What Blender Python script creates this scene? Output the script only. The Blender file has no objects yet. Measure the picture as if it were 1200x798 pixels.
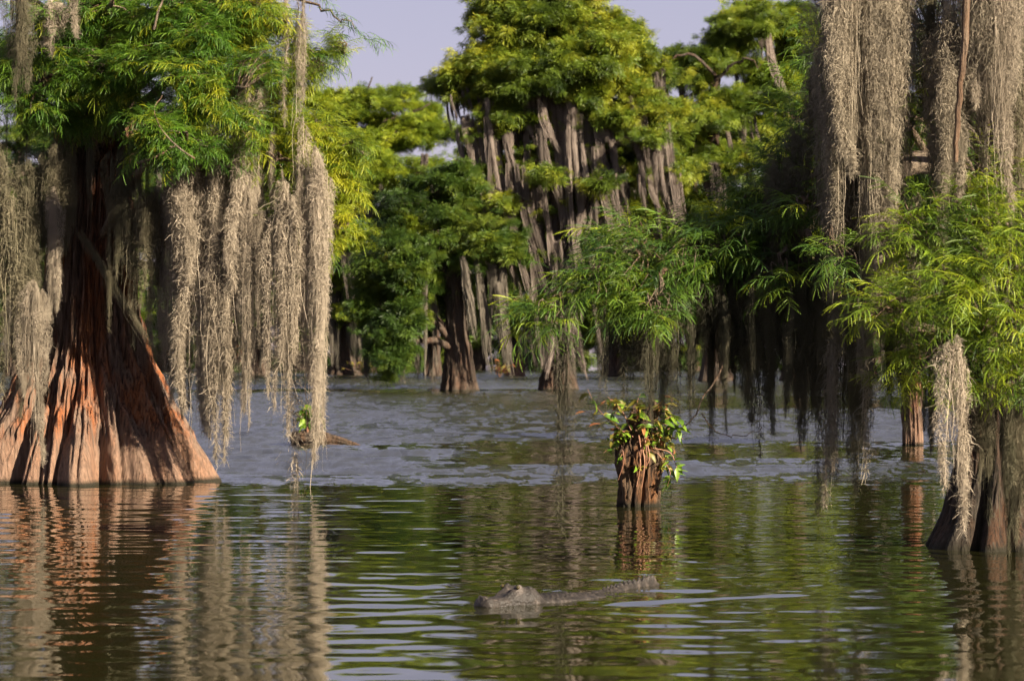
import bpy, math, random
import numpy as np
from mathutils import Vector, Euler

# ------------------------------------------------------------------ camera
scene = bpy.context.scene
COL = scene.collection
F = 3333.0          # focal length in photo pixels (100 mm on a 36 mm sensor, 1200 px)
H = 1.52            # eye height above the water
HZ = 410.0          # photo row of the horizon

def at(px, py, d):
    return np.array([(px - 600.0) / F * d, d, H + (HZ - py) / F * d])

def dist_of(py):    # distance of a point lying on the water
    return H * F / (py - HZ)

cam_data = bpy.data.cameras.new('camera')
cam_data.sensor_width = 36.0
cam_data.lens = 100.0
cam_data.clip_start = 0.1
cam_data.clip_end = 3000.0
cam_data.dof.use_dof = True
cam_data.dof.focus_distance = 24.0
cam_data.dof.aperture_fstop = 5.6
cam = bpy.data.objects.new('camera', cam_data)
COL.objects.link(cam)
cam.location = (0, 0, H)
cam.rotation_euler = (math.radians(90.0) + math.atan((HZ - 399.0) / F), 0, 0)
scene.camera = cam

# ------------------------------------------------------------------ sky and sun
SUN_DIR = Vector((0.67, -0.57, 0.475)).normalized()      # towards the sun
SUN_EL = math.asin(SUN_DIR.z)
SUN_AZ = math.atan2(SUN_DIR.x, SUN_DIR.y)
world = bpy.data.worlds.new('World')
scene.world = world
world.use_nodes = True
wn = world.node_tree.nodes; wl = world.node_tree.links
wn.clear()
wout = wn.new('ShaderNodeOutputWorld')
wbg = wn.new('ShaderNodeBackground')
wsky = wn.new('ShaderNodeTexSky')
wsky.sky_type = 'NISHITA'
wsky.sun_disc = False
wsky.sun_elevation = SUN_EL
wsky.sun_rotation = SUN_AZ
wsky.air_density = 1.0
wsky.dust_density = 0.3
wsky.ozone_density = 2.0
wmix = wn.new('ShaderNodeMix'); wmix.data_type = 'RGBA'; wmix.blend_type = 'MULTIPLY'
wmix.inputs[0].default_value = 1.0
wmix.inputs[7].default_value = (0.735, 0.505, 0.58, 1.0)
wl.new(wsky.outputs[0], wmix.inputs[6])
# thin even veil of high haze over the whole sky
wveil = wn.new('ShaderNodeMix'); wveil.data_type = 'RGBA'
wveil.inputs[0].default_value = 0.65
wveil.inputs[7].default_value = (2.80, 2.78, 3.50, 1.0)
wl.new(wmix.outputs[2], wveil.inputs[6])
wl.new(wveil.outputs[2], wbg.inputs[0])
wbg.inputs[1].default_value = 0.05
wl.new(wbg.outputs[0], wout.inputs[0])

sun_data = bpy.data.lights.new('sun', 'SUN')
sun_data.energy = 5.0
sun_data.angle = math.radians(0.5)
sun_data.color = (1.0, 0.87, 0.68)
sun = bpy.data.objects.new('sun', sun_data)
COL.objects.link(sun)
sun.rotation_euler = SUN_DIR.to_track_quat('Z', 'Y').to_euler()
sun.location = (30, -20, 25)

scene.view_settings.view_transform = 'Standard'
scene.view_settings.look = 'None'
scene.view_settings.exposure = 1.85
scene.view_settings.gamma = 1.0
scene.view_settings.use_curve_mapping = False
scene.render.engine = 'CYCLES'
scene.cycles.use_denoising = True
scene.cycles.denoising_prefilter = 'NONE'
scene.cycles.denoising_input_passes = 'RGB_ALBEDO'
scene.cycles.max_bounces = 4
scene.cycles.use_light_tree = False
scene.cycles.debug_use_spatial_splits = True
scene.cycles.use_adaptive_sampling = True
scene.cycles.adaptive_threshold = 0.02
scene.cycles.diffuse_bounces = 2
scene.cycles.glossy_bounces = 2
scene.cycles.transmission_bounces = 1
scene.cycles.caustics_reflective = False
scene.cycles.caustics_refractive = False

# ------------------------------------------------------------------ helpers
def mesh_np(name, verts, faces, mat=None, smooth=False):
    """faces: list of (M,3)/(M,4) int arrays"""
    if not isinstance(faces, (list, tuple)):
        faces = [faces]
    verts = np.asarray(verts, dtype=np.float32)
    me = bpy.data.meshes.new(name)
    me.vertices.add(len(verts))
    me.vertices.foreach_set('co', verts.ravel())
    loops = np.concatenate([f.ravel() for f in faces]).astype(np.int32)
    sizes = np.concatenate([np.full(len(f), f.shape[1], dtype=np.int32) for f in faces])
    starts = np.concatenate([[0], np.cumsum(sizes)[:-1]]).astype(np.int32)
    me.loops.add(len(loops))
    me.loops.foreach_set('vertex_index', loops)
    me.polygons.add(len(sizes))
    me.polygons.foreach_set('loop_start', starts)
    if smooth:
        me.polygons.foreach_set('use_smooth', np.ones(len(sizes), dtype=bool))
    me.update(calc_edges=True)
    if mat is not None:
        me.materials.append(mat)
    return me

class MB:
    """collects vertices and faces of one mesh"""
    def __init__(s): s.v = []; s.f = {3: [], 4: []}; s.n = 0
    def add(s, v, f):
        v = np.asarray(v, dtype=float).reshape(-1, 3); f = np.asarray(f, dtype=int)
        s.v.append(v); s.f[f.shape[1]].append(f + s.n); s.n += len(v)
    def mesh(s, name, mat=None, smooth=False, base=None):
        v = np.concatenate(s.v)
        if base is not None: v = v - np.asarray(base)
        fs = [np.concatenate(x) for x in (s.f[3], s.f[4]) if x]
        return mesh_np(name, v, fs, mat, smooth)

def link(name, data, parent=None, loc=(0, 0, 0), rot=None, scale=None):
    o = bpy.data.objects.new(name, data)
    COL.objects.link(o)
    if parent is not None: o.parent = parent
    o.location = loc
    if rot is not None: o.rotation_euler = rot
    if scale is not None: o.scale = scale
    return o

def thing(name, label, cat, base, group=None):
    o = link(name, None, None, tuple(float(c) for c in base))
    o.empty_display_size = 0.3
    o['label'] = label; o['category'] = cat
    if group: o['group'] = group
    return o

def nrm(a):
    a = np.asarray(a, float)
    return a / np.maximum(np.linalg.norm(a, axis=-1, keepdims=True), 1e-9)

def tube_arr(pts, radii, sides=6):
    pts = np.asarray(pts, float); n = len(pts)
    radii = np.broadcast_to(np.asarray(radii, float), (n,))
    tan = nrm(np.gradient(pts, axis=0))
    ref = np.array([0.31, 0.87, 0.38]) if abs(tan[:, 1]).mean() < 0.8 else np.array([1.0, 0.1, 0.2])
    u = nrm(np.cross(tan, ref)); w = np.cross(tan, u)
    a = np.arange(sides) / sides * 2 * np.pi
    ring = u[:, None, :] * np.cos(a)[None, :, None] + w[:, None, :] * np.sin(a)[None, :, None]
    v = pts[:, None, :] + ring * radii[:, None, None]
    i = np.arange(n - 1)[:, None] * sides; j = np.arange(sides)[None, :]; k = (j + 1) % sides
    f = np.stack([i + j, i + k, i + sides + k, i + sides + j], -1).reshape(-1, 4)
    return v.reshape(-1, 3), f

def bez(points, n):
    """smooth curve through control points (Catmull-Rom)"""
    P = np.asarray(points, float)
    P = np.vstack([2 * P[0] - P[1], P, 2 * P[-1] - P[-2]])
    m = len(P) - 3
    t = np.linspace(0, m - 1e-6, n); k = t.astype(int); f = (t - k)[:, None]
    a, b, c, d = P[k], P[k + 1], P[k + 2], P[k + 3]
    return 0.5 * (2 * b + (c - a) * f + (2 * a - 5 * b + 4 * c - d) * f ** 2 + (3 * b - a - 3 * c + d) * f ** 3)

def vnoise(x, seed=0):
    """smooth 1-d value noise"""
    r = np.random.RandomState(seed).rand(512) * 2 - 1
    i = np.floor(x).astype(int); f = x - i; f = f * f * (3 - 2 * f)
    return r[i % 512] * (1 - f) + r[(i + 1) % 512] * f

def vnoise2(x, y, seed=0, px=None):
    """smooth 2-d value noise; px = period in x"""
    r = np.random.RandomState(seed).rand(1024, 128) * 2 - 1
    i = np.floor(x).astype(int); j = np.floor(y).astype(int)
    f = x - i; g = y - j; f = f * f * (3 - 2 * f); g = g * g * (3 - 2 * g)
    i0, i1 = (i, i + 1) if px is None else (i % px, (i + 1) % px)
    a = r[i0 % 1024, j % 128]; b = r[i1 % 1024, j % 128]
    c = r[i0 % 1024, (j + 1) % 128]; d = r[i1 % 1024, (j + 1) % 128]
    return (a * (1 - f) + b * f) * (1 - g) + (c * (1 - f) + d * f) * g

# ------------------------------------------------------------------ materials
def new_mat(name):
    m = bpy.data.materials.new(name); m.use_nodes = True
    nt = m.node_tree; nt.nodes.clear()
    out = nt.nodes.new('ShaderNodeOutputMaterial')
    return m, nt, out

def N(nt, t, **kw):
    n = nt.nodes.new(t)
    for k, v in kw.items(): setattr(n, k, v)
    return n

def ramp(nt, fac, stops):
    r = N(nt, 'ShaderNodeValToRGB')
    e = r.color_ramp.elements
    while len(e) > 1: e.remove(e[-1])
    e[0].position = stops[0][0]; e[0].color = (*stops[0][1], 1)
    for p, c in stops[1:]:
        x = e.new(p); x.color = (*c, 1)
    nt.links.new(fac, r.inputs[0])
    return r.outputs[0]

def noise(nt, vec, scale, detail=3, rough=0.55):
    n = N(nt, 'ShaderNodeTexNoise')
    n.inputs['Scale'].default_value = scale
    n.inputs['Detail'].default_value = detail
    n.inputs['Roughness'].default_value = rough
    if vec is not None: nt.links.new(vec, n.inputs['Vector'])
    return n.outputs[0]

def math_n(nt, op, a, b=None, c=None):
    n = N(nt, 'ShaderNodeMath', operation=op)
    for i, v in enumerate((a, b, c)):
        if v is None: continue
        if isinstance(v, (int, float)): n.inputs[i].default_value = v
        else: nt.links.new(v, n.inputs[i])
    return n.outputs[0]

def mixc(nt, fac, a, b, mode='MIX'):
    n = N(nt, 'ShaderNodeMix'); n.data_type = 'RGBA'; n.blend_type = mode
    for s, v in ((n.inputs[0], fac), (n.inputs[6], a), (n.inputs[7], b)):
        if isinstance(v, (int, float)): s.default_value = v
        elif isinstance(v, tuple): s.default_value = (*v, 1)
        else: nt.links.new(v, s)
    return n.outputs[2]

def foliage_mat(name, dark, mid, bright, clump=1.2, transl=0.30):
    m, nt, out = new_mat(name)
    geo = N(nt, 'ShaderNodeNewGeometry')
    oi = N(nt, 'ShaderNodeObjectInfo')
    nz = noise(nt, geo.outputs['Position'], clump, 2)
    fac = math_n(nt, 'ADD', math_n(nt, 'MULTIPLY', nz, 1.1), math_n(nt, 'MULTIPLY', oi.outputs['Random'], 0.5))
    fac = math_n(nt, 'SUBTRACT', fac, 0.3)
    col = ramp(nt, fac, [(0.15, dark), (0.5, mid), (0.85, bright)])
    bs = N(nt, 'ShaderNodeBsdfPrincipled')
    nt.links.new(col, bs.inputs['Base Color'])
    bs.inputs['Roughness'].default_value = 0.5
    bs.inputs['Specular IOR Level'].default_value = 0.3
    tr = N(nt, 'ShaderNodeBsdfTranslucent')
    nt.links.new(mixc(nt, 1.0, col, (1.35, 1.25, 0.5), 'MULTIPLY'), tr.inputs[0])
    mx = N(nt, 'ShaderNodeMixShader'); mx.inputs[0].default_value = transl
    nt.links.new(bs.outputs[0], mx.inputs[1]); nt.links.new(tr.outputs[0], mx.inputs[2])
    nt.links.new(mx.outputs[0], out.inputs[0])
    return m

def moss_mat(name, a, b, streak=False):
    m, nt, out = new_mat(name)
    geo = N(nt, 'ShaderNodeNewGeometry'); oi = N(nt, 'ShaderNodeObjectInfo')
    vec = geo.outputs['Position']
    if streak:
        mpp = N(nt, 'ShaderNodeMapping'); mpp.inputs['Scale'].default_value = (1.6, 1.6, 0.10)
        nt.links.new(vec, mpp.inputs['Vector']); vec = mpp.outputs[0]
    nz = noise(nt, vec, 5.0, 3)
    fac = math_n(nt, 'ADD', math_n(nt, 'MULTIPLY', nz, 0.8), math_n(nt, 'MULTIPLY', oi.outputs['Random'], 0.75 if streak else 0.3))
    col = ramp(nt, fac, [(0.3, a), (1.0 if streak else 0.8, b)])
    bs = N(nt, 'ShaderNodeBsdfPrincipled')
    nt.links.new(col, bs.inputs['Base Color'])
    bs.inputs['Roughness'].default_value = 0.8
    bs.inputs['Specular IOR Level'].default_value = 0.2
    tr = N(nt, 'ShaderNodeBsdfTranslucent'); nt.links.new(col, tr.inputs[0])
    mx = N(nt, 'ShaderNodeMixShader'); mx.inputs[0].default_value = 0.25
    nt.links.new(bs.outputs[0], mx.inputs[1]); nt.links.new(tr.outputs[0], mx.inputs[2])
    nt.links.new(mx.outputs[0], out.inputs[0])
    return m

def bark_mat(name, red, brown, grey, foot=None, wet=True, sc=1.0):
    m, nt, out = new_mat(name)
    geo = N(nt, 'ShaderNodeNewGeometry')
    mp = N(nt, 'ShaderNodeMapping'); mp.inputs['Scale'].default_value = (15 * sc, 15 * sc, 1.1 * sc)
    nt.links.new(geo.outputs['Position'], mp.inputs['Vector'])
    st = noise(nt, mp.outputs[0], 2.2, 6, 0.65)
    mp2 = N(nt, 'ShaderNodeMapping'); mp2.inputs['Scale'].default_value = (2.2, 2.2, 0.5)
    nt.links.new(geo.outputs['Position'], mp2.inputs['Vector'])
    pt = noise(nt, mp2.outputs[0], 1.6, 4, 0.6)
    c1 = ramp(nt, st, [(0.33, tuple(x * 0.2 for x in brown)), (0.43, brown), (0.54, red), (0.66, grey)])
    c2 = ramp(nt, st, [(0.34, tuple(x * 0.25 for x in brown)), (0.48, tuple(x * 0.65 for x in grey)), (0.66, grey)])
    pf = ramp(nt, pt, [(0.40, (0, 0, 0)), (0.56, (1, 1, 1))])
    col = mixc(nt, pf, c1, c2)
    sep = N(nt, 'ShaderNodeSeparateXYZ'); nt.links.new(geo.outputs['Position'], sep.inputs[0])
    z = sep.outputs[2]
    if foot is not None:
        zz = math_n(nt, 'ADD', z, math_n(nt, 'MULTIPLY', math_n(nt, 'SUBTRACT', pt, 0.5), 0.9))
        zz = math_n(nt, 'ADD', zz, math_n(nt, 'MULTIPLY', math_n(nt, 'SUBTRACT', st, 0.5), 0.5))
        ff = N(nt, 'ShaderNodeMapRange'); ff.inputs[1].default_value = 0.56; ff.inputs[2].default_value = 0.40
        nt.links.new(zz, ff.inputs[0])
        fc = mixc(nt, ramp(nt, st, [(0.35, (0, 0, 0)), (0.7, (1, 1, 1))]), tuple(x * 0.5 for x in foot), foot)
        col = mixc(nt, math_n(nt, 'MULTIPLY', ff.outputs[0], 0.75), col, fc)
    rough = 0.85
    if wet:
        wf = N(nt, 'ShaderNodeMapRange'); wf.inputs[1].default_value = 0.07; wf.inputs[2].default_value = 0.02
        nt.links.new(z, wf.inputs[0])
        col = mixc(nt, wf.outputs[0], col, (0.018, 0.015, 0.008))
    bs = N(nt, 'ShaderNodeBsdfPrincipled')
    nt.links.new(col, bs.inputs['Base Color'])
    bs.inputs['Roughness'].default_value = rough
    bs.inputs['Specular IOR Level'].default_value = 0.25
    bp = N(nt, 'ShaderNodeBump'); bp.inputs['Strength'].default_value = 1.0; bp.inputs['Distance'].default_value = 0.05
    nt.links.new(st, bp.inputs['Height']); nt.links.new(bp.outputs[0], bs.inputs['Normal'])
    nt.links.new(bs.outputs[0], out.inputs[0])
    return m

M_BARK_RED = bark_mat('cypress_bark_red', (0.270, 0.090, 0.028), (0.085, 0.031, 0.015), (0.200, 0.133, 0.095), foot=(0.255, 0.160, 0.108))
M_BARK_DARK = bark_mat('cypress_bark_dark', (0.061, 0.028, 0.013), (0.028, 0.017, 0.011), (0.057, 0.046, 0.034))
M_BARK_GREY = bark_mat('cypress_bark_grey', (0.20, 0.12, 0.07), (0.11, 0.07, 0.045), (0.24, 0.19, 0.15), sc=0.5)
M_BARK_FAR = bark_mat('cypress_bark_far', (0.068, 0.036, 0.021), (0.028, 0.018, 0.012), (0.076, 0.058, 0.043), sc=0.5)  # kept dark so the bark colour carries shade from moss and foliage
M_TWIG = bark_mat('twig_bark', (0.140, 0.084, 0.049), (0.091, 0.056, 0.035), (0.182, 0.140, 0.098), wet=False)
M_STUMP = bark_mat('stump_wood', (0.132, 0.055, 0.019), (0.041, 0.021, 0.011), (0.110, 0.072, 0.044))
M_LOG = bark_mat('log_wood', (0.090, 0.045, 0.021), (0.036, 0.021, 0.012), (0.096, 0.069, 0.048), wet=False)
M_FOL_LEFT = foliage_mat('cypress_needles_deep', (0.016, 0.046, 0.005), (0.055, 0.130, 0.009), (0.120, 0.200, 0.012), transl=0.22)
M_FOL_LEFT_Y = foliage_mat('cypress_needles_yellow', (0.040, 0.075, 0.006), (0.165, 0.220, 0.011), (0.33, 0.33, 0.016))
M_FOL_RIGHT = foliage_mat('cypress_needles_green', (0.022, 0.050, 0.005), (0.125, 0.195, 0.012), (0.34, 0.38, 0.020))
M_FOL_RIGHT_D = foliage_mat('cypress_needles_shaded', (0.016, 0.044, 0.006), (0.060, 0.125, 0.012), (0.125, 0.195, 0.016), transl=0.22)  # deeper green: the low bough's weaker light is put into the colour
M_FOL_BG = foliage_mat('far_needles_green', (0.022, 0.043, 0.005), (0.112, 0.168, 0.014), (0.271, 0.284, 0.024), clump=0.35)
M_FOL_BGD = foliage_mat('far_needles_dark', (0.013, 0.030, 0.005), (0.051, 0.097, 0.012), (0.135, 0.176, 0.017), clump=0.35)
M_FOL_BGY = foliage_mat('far_needles_yellow', (0.026, 0.056, 0.005), (0.138, 0.198, 0.012), (0.258, 0.294, 0.017), clump=0.35)
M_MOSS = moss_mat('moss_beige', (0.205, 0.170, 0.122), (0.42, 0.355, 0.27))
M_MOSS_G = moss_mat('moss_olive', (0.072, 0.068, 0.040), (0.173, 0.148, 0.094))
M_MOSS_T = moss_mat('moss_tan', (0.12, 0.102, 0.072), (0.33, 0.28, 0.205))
M_MOSS_D = moss_mat('moss_dark_olive', (0.042, 0.040, 0.025), (0.12, 0.108, 0.07))  # low curtain: own dark tone plus its shade, both in the colour
M_MOSS_BG = moss_mat('moss_far_rosy', (0.050, 0.041, 0.034), (0.27, 0.22, 0.185), True)
M_MOSS_BGG = moss_mat('moss_far_grey', (0.045, 0.040, 0.030), (0.175, 0.152, 0.118), True)

# ------------------------------------------------------------------ water
GATOR_HEAD = at(590, 712, dist_of(712)); GATOR_HEAD[2] = 0.0
GATOR_BACK = nrm(np.array([0.40, 0.92, 0.0]))        # from head towards tail

def water_mat():
    m, nt, out = new_mat('lake_water')
    geo = N(nt, 'ShaderNodeNewGeometry')
    bs = N(nt, 'ShaderNodeBsdfPrincipled')
    bs.inputs['Base Color'].default_value = (0.013, 0.013, 0.004, 1)
    bs.inputs['Roughness'].default_value = 0.04
    bs.inputs['IOR'].default_value = 3.4
    ruf = N(nt, 'ShaderNodeAttribute'); ruf.attribute_name = 'ruffle'      # how much the wind roughens the surface here
    mps = N(nt, 'ShaderNodeMapping'); mps.inputs['Scale'].default_value = (3.4, 1.2, 1.0)
    nt.links.new(geo.outputs['Position'], mps.inputs['Vector'])
    tn = N(nt, 'ShaderNodeTexNoise'); tn.inputs['Scale'].default_value = 1.0; tn.inputs['Detail'].default_value = 3.0; tn.inputs['Roughness'].default_value = 0.65
    nt.links.new(mps.outputs[0], tn.inputs['Vector'])
    sub = N(nt, 'ShaderNodeVectorMath', operation='SUBTRACT'); sub.inputs[1].default_value = (0.5, 0.5, 0.5)
    nt.links.new(tn.outputs['Color'], sub.inputs[0])
    sc = N(nt, 'ShaderNodeVectorMath', operation='MULTIPLY'); sc.inputs[1].default_value = (1.0, 2.5, 0.0)
    nt.links.new(sub.outputs[0], sc.inputs[0])
    sc2 = N(nt, 'ShaderNodeVectorMath', operation='SCALE')
    nt.links.new(sc.outputs[0], sc2.inputs[0])
    nt.links.new(math_n(nt, 'ADD', ruf.outputs['Fac'], 0.008), sc2.inputs['Scale'])
    ad = N(nt, 'ShaderNodeVectorMath', operation='ADD')
    nt.links.new(geo.outputs['Normal'], ad.inputs[0]); nt.links.new(sc2.outputs[0], ad.inputs[1])
    rr = math_n(nt, 'MULTIPLY', ruf.outputs['Fac'], 0.21)
    nt.links.new(math_n(nt, 'ADD', rr, 0.035), bs.inputs['Roughness'])
    nn = N(nt, 'ShaderNodeVectorMath', operation='NORMALIZE'); nt.links.new(ad.outputs[0], nn.inputs[0])
    nt.links.new(nn.outputs[0], bs.inputs['Normal'])
    nt.links.new(bs.outputs[0], out.inputs[0])
    return m

def build_water():
    side = np.concatenate([np.arange(11.4, 36, 0.45), np.geomspace(37, 420, 16)])
    xs = np.concatenate([-side[::-1], np.arange(-11, 11.01, 0.1), side])
    ys = np.concatenate([-np.geomspace(120, 8.2, 14), np.linspace(-6, 8.5, 14), np.arange(9.0, 46.0, 0.065), np.arange(46, 80, 0.14), np.arange(80, 120, 0.3), np.arange(120, 200, 0.6), np.geomspace(201, 900, 14)])
    X, Y = np.meshgrid(xs, ys)
    rs = np.random.RandomState(5)
    Z = np.zeros_like(X)
    # gentle ripples, calm in the lee of the near trees, breezier on the open lake
    calm = 0.55 + 0.45 * vnoise2(X * 0.16 + 7, Y * 0.30 + 3, 11)
    amp = (0.35 + 0.65 * calm) * 1.35
    fade = np.clip((62 - Y) / 20, 0, 1) * np.clip((12 - np.abs(X)) / 5, 0, 1) * np.clip((Y - 5) / 4, 0, 1)
    for k in range(70):
        lam = np.exp(rs.uniform(np.log(0.24), np.log(1.0)))
        th = math.radians(90 + rs.normal(0, 38))
        kx, ky = math.cos(th) * 2 * np.pi / lam, math.sin(th) * 2 * np.pi / lam
        slope = 0.0042 * (1.3 if lam < 0.55 else 0.75)
        Z += slope * lam / (2 * np.pi) * np.sin(kx * X + ky * Y + rs.uniform(0, 6.28))
    Z *= amp * fade
    # wind: open water is ruffled, lee patches stay smooth, edges are ragged
    n1 = vnoise2(X * 0.35 + 3, Y * 0.30 + 2, 23); n2 = vnoise2(X * 0.9 + 1, Y * 1.1 + 5, 24); n3 = vnoise2(X * 0.06, Y * 0.09 + 9, 25)
    Yw = Y * (1 + 0.04 * n1 + 0.02 * n2)
    sst = lambda e0, e1, v: (lambda q: q * q * (3 - 2 * q))(np.clip((v - e0) / (e1 - e0), 0, 1))
    open_ = sst(30.5, 37.0, Yw) * np.clip((210 - Y) / 20, 0, 1)
    lee = 0.9 * sst(36.4, 39.4, Yw) * (1 - sst(43.5, 48.5, Yw)) * sst(-2.6, 0.8, X + 0.7 * n1)
    lee = np.maximum(lee, 0.75 * sst(42.0, 43.2, Yw) * (1 - sst(45.5, 47.5, Yw)) * sst(-4.0, -2.5, X))
    lee2 = 0.7 * sst(70, 78, Yw) * (1 - sst(88, 97, Yw)) * sst(0.0, 3.5, X + n1)
    lee3 = 0.8 * sst(101, 103, Yw) * (1 - sst(107, 109, Yw)) * sst(0.15, 0.4, n3 + 0.5)
    open_ = open_ * (1 - lee) * (1 - lee2) * (1 - lee3) * np.clip(0.85 + 0.35 * n3, 0.4, 1.0)
    RUF = np.clip(open_, 0, 1)
    open_ = open_ * np.clip((38 - np.abs(X)) / 4, 0, 1)
    gust = np.ones_like(X)
    W = np.zeros_like(X); gust = gust * 1.0
    for k in range(60):
        lam = np.exp(rs.uniform(np.log(1.3), np.log(3.6)))
        th = math.radians(80 + rs.normal(0, 30))
        kx, ky = math.cos(th) * 2 * np.pi / lam, math.sin(th) * 2 * np.pi / lam
        W += 0.013 * lam / (2 * np.pi) * np.sin(kx * X + ky * Y + rs.uniform(0, 6.28))
    for k in range(50):     # short chop on the nearer part of the open lake
        lam = np.exp(rs.uniform(np.log(0.4), np.log(1.2)))
        th = math.radians(85 + rs.normal(0, 35))
        kx, ky = math.cos(th) * 2 * np.pi / lam, math.sin(th) * 2 * np.pi / lam
        W += 0.030 * lam / (2 * np.pi) * np.sin(kx * X + ky * Y + rs.uniform(0, 6.28)) * np.clip((84 - Y) / 20, 0, 1) * np.clip((11.2 - np.abs(X)) / 1.5, 0, 1)
    Z += W * open_ * gust
    # the swimming alligator's bow wave
    dx = X - GATOR_HEAD[0]; dy = Y - GATOR_HEAD[1]
    a = dx * GATOR_BACK[0] + dy * GATOR_BACK[1]
    b = np.abs(dx * GATOR_BACK[1] - dy * GATOR_BACK[0])
    for off, aw in ((0.16, 1.0), (-0.10, 0.75), (-0.38, 0.55), (-0.72, 0.4)):
        w = b - (a + off) * 0.72
        mask = np.clip((a + 0.35) / 0.4, 0, 1) * np.exp(-np.maximum(a, 0) / 2.6) * np.exp(-(w / 0.16) ** 2)
        Z += 0.011 * aw * (0.55 + 0.9 * vnoise2(X * 1.7, Y * 1.7, 41)) * mask * np.cos(w * 2 * np.pi / 0.34)
    wake = np.exp(-(b / 0.45) ** 2) * np.clip(a / 1.0, 0, 1) * np.clip((6 - a) / 4, 0, 1)
    Z += 0.004 * wake * np.sin(a * 2 * np.pi / 0.24 + 2 * vnoise2(X * 3, Y * 3, 4))
    nx, ny = len(xs), len(ys)
    i = np.arange(ny - 1)[:, None] * nx; j = np.arange(nx - 1)[None, :]
    f = np.stack([i + j, i + j + 1, i + nx + j + 1, i + nx + j], -1).reshape(-1, 4)
    v = np.stack([X, Y, Z], -1).reshape(-1, 3)
    me = mesh_np('water', v, f, water_mat(), True)
    at_ = me.attributes.new('ruffle', 'FLOAT', 'POINT'); at_.data.foreach_set('value', RUF.astype(np.float32).ravel())
    o = link('water', me)
    o['kind'] = 'structure'; o['label'] = 'rippled brown green lake water reflecting the trees'
    return o
build_water()

# ------------------------------------------------------------------ foliage pieces
def frond_arr(mb, p0, d0, L, W, droop, rs, n=11):
    """feathery cypress branchlet: a comb of needle triangles on a drooping midline"""
    p = np.array(p0, float); d = nrm(d0); step = L / n
    side0 = nrm(np.cross(d, np.array([0, 0, 1.0]) + rs.normal(0, 0.6, 3)))
    tris = []; vs = []
    for i in range(n):
        t = i / n
        q = p + d * step
        w = W * math.sin(math.pi * (0.12 + 0.80 * t)) ** 0.7
        up = nrm(np.cross(side0, d))
        for s in (-1, 1):
            k = len(vs)
            tip = p + d * step * 1.5 + side0 * s * w * rs.uniform(0.8, 1.15) - up * w * 0.12
            vs += [p, q, tip]; tris.append((k, k + 1, k + 2))
        p = q
        d = nrm(d + np.array([0, 0, -droop / n]) + rs.normal(0, 0.05, 3))
    k = len(vs); vs += [p - side0 * 0.002, p + side0 * 0.002, p + d * step * 0.9]; tris.append((k, k + 1, k + 2))
    mb.add(vs, np.array(tris))

def make_spray(name, seed, mat, nf=13, L=0.40, fl=0.18, fw=0.0095):
    rs = np.random.RandomState(seed); mb = MB()
    pts = [np.zeros(3)]; d = np.array([1.0, 0, 0.25])
    for i in range(6):
        d = nrm(d + np.array([0, rs.normal(0, 0.10), -0.09])); pts.append(pts[-1] + d * L / 6)
    pts = np.array(pts)
    mb.add(*tube_arr(pts, np.linspace(0.0045, 0.0015, 7), 3))
    for i in range(nf):
        t = 0.15 + 0.85 * i / (nf - 1)
        k = min(int(t * 6), 5); p = pts[k] + (pts[k + 1] - pts[k]) * (t * 6 - k)
        ax = nrm(pts[k + 1] - pts[k])
        s = 1 if i % 2 else -1
        ang = math.radians(rs.uniform(35, 70)) * (1 - 0.55 * (t > 0.9)) * s
        ca, sa = math.cos(ang), math.sin(ang)
        dd = np.array([ax[0] * ca - ax[1] * sa, ax[0] * sa + ax[1] * ca, ax[2] + rs.uniform(-0.15, 0.35)])
        frond_arr(mb, p, dd, fl * rs.uniform(0.7, 1.15) * (0.75 + 0.4 * t), fw, rs.uniform(0.5, 1.5), rs)
    return mb.mesh(name, mat)

def make_clump(name, seed, mat, n=110, R=0.5, fl=0.30, fw=0.0145):
    """a far spray of foliage about a metre across: drooping strips on short twigs"""
    rs = np.random.RandomState(seed); mb = MB()
    mb.add(*tube_arr(np.array([[0, 0, 0], [R * .4, 0, .02], [R * .9, 0, -.02]]), [0.012, 0.008, 0.003], 4))
    for i in range(n):
        az = rs.uniform(-1.5, 1.5); r = R * rs.uniform(0.05, 0.9)
        p = np.array([r * math.cos(az), r * math.sin(az) * 0.8, rs.normal(0, 0.10)])
        d = nrm(np.array([math.cos(az) + rs.normal(0, .4), math.sin(az) + rs.normal(0, .4), rs.uniform(-0.2, 0.5)]))
        side = nrm(np.cross(d, np.array([0, 0, 1.0]) + rs.normal(0, 1.0, 3)))
        L = fl * rs.uniform(0.6, 1.2); W = fw * rs.uniform(0.7, 1.2)
        c = [p]; ds = []
        for k in range(3):
            c.append(c[-1] + d * L / 3); d = nrm(d + np.array([0, 0, -rs.uniform(0.2, 0.6)]))
        v = [c[0], c[1] - side * W, c[1] + side * W, c[2] - side * W * 0.9, c[2] + side * W * 0.9, c[3]]
        mb.add(v, np.array([(0, 1, 2), (1, 3, 2), (2, 3, 4), (3, 5, 4)]))
    return mb.mesh(name, mat)

SPRAYS = {}
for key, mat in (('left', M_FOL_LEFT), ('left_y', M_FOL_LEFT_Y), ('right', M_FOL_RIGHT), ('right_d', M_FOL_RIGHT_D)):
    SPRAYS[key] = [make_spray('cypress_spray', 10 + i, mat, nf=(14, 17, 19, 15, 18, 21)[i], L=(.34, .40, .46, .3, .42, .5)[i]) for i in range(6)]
CLUMPS = {}
for key, mat in (('green', M_FOL_BG), ('dark', M_FOL_BGD), ('yellow', M_FOL_BGY)):
    CLUMPS[key] = [make_clump('cypress_clump', 40 + i, mat) for i in range(5)]

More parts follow.
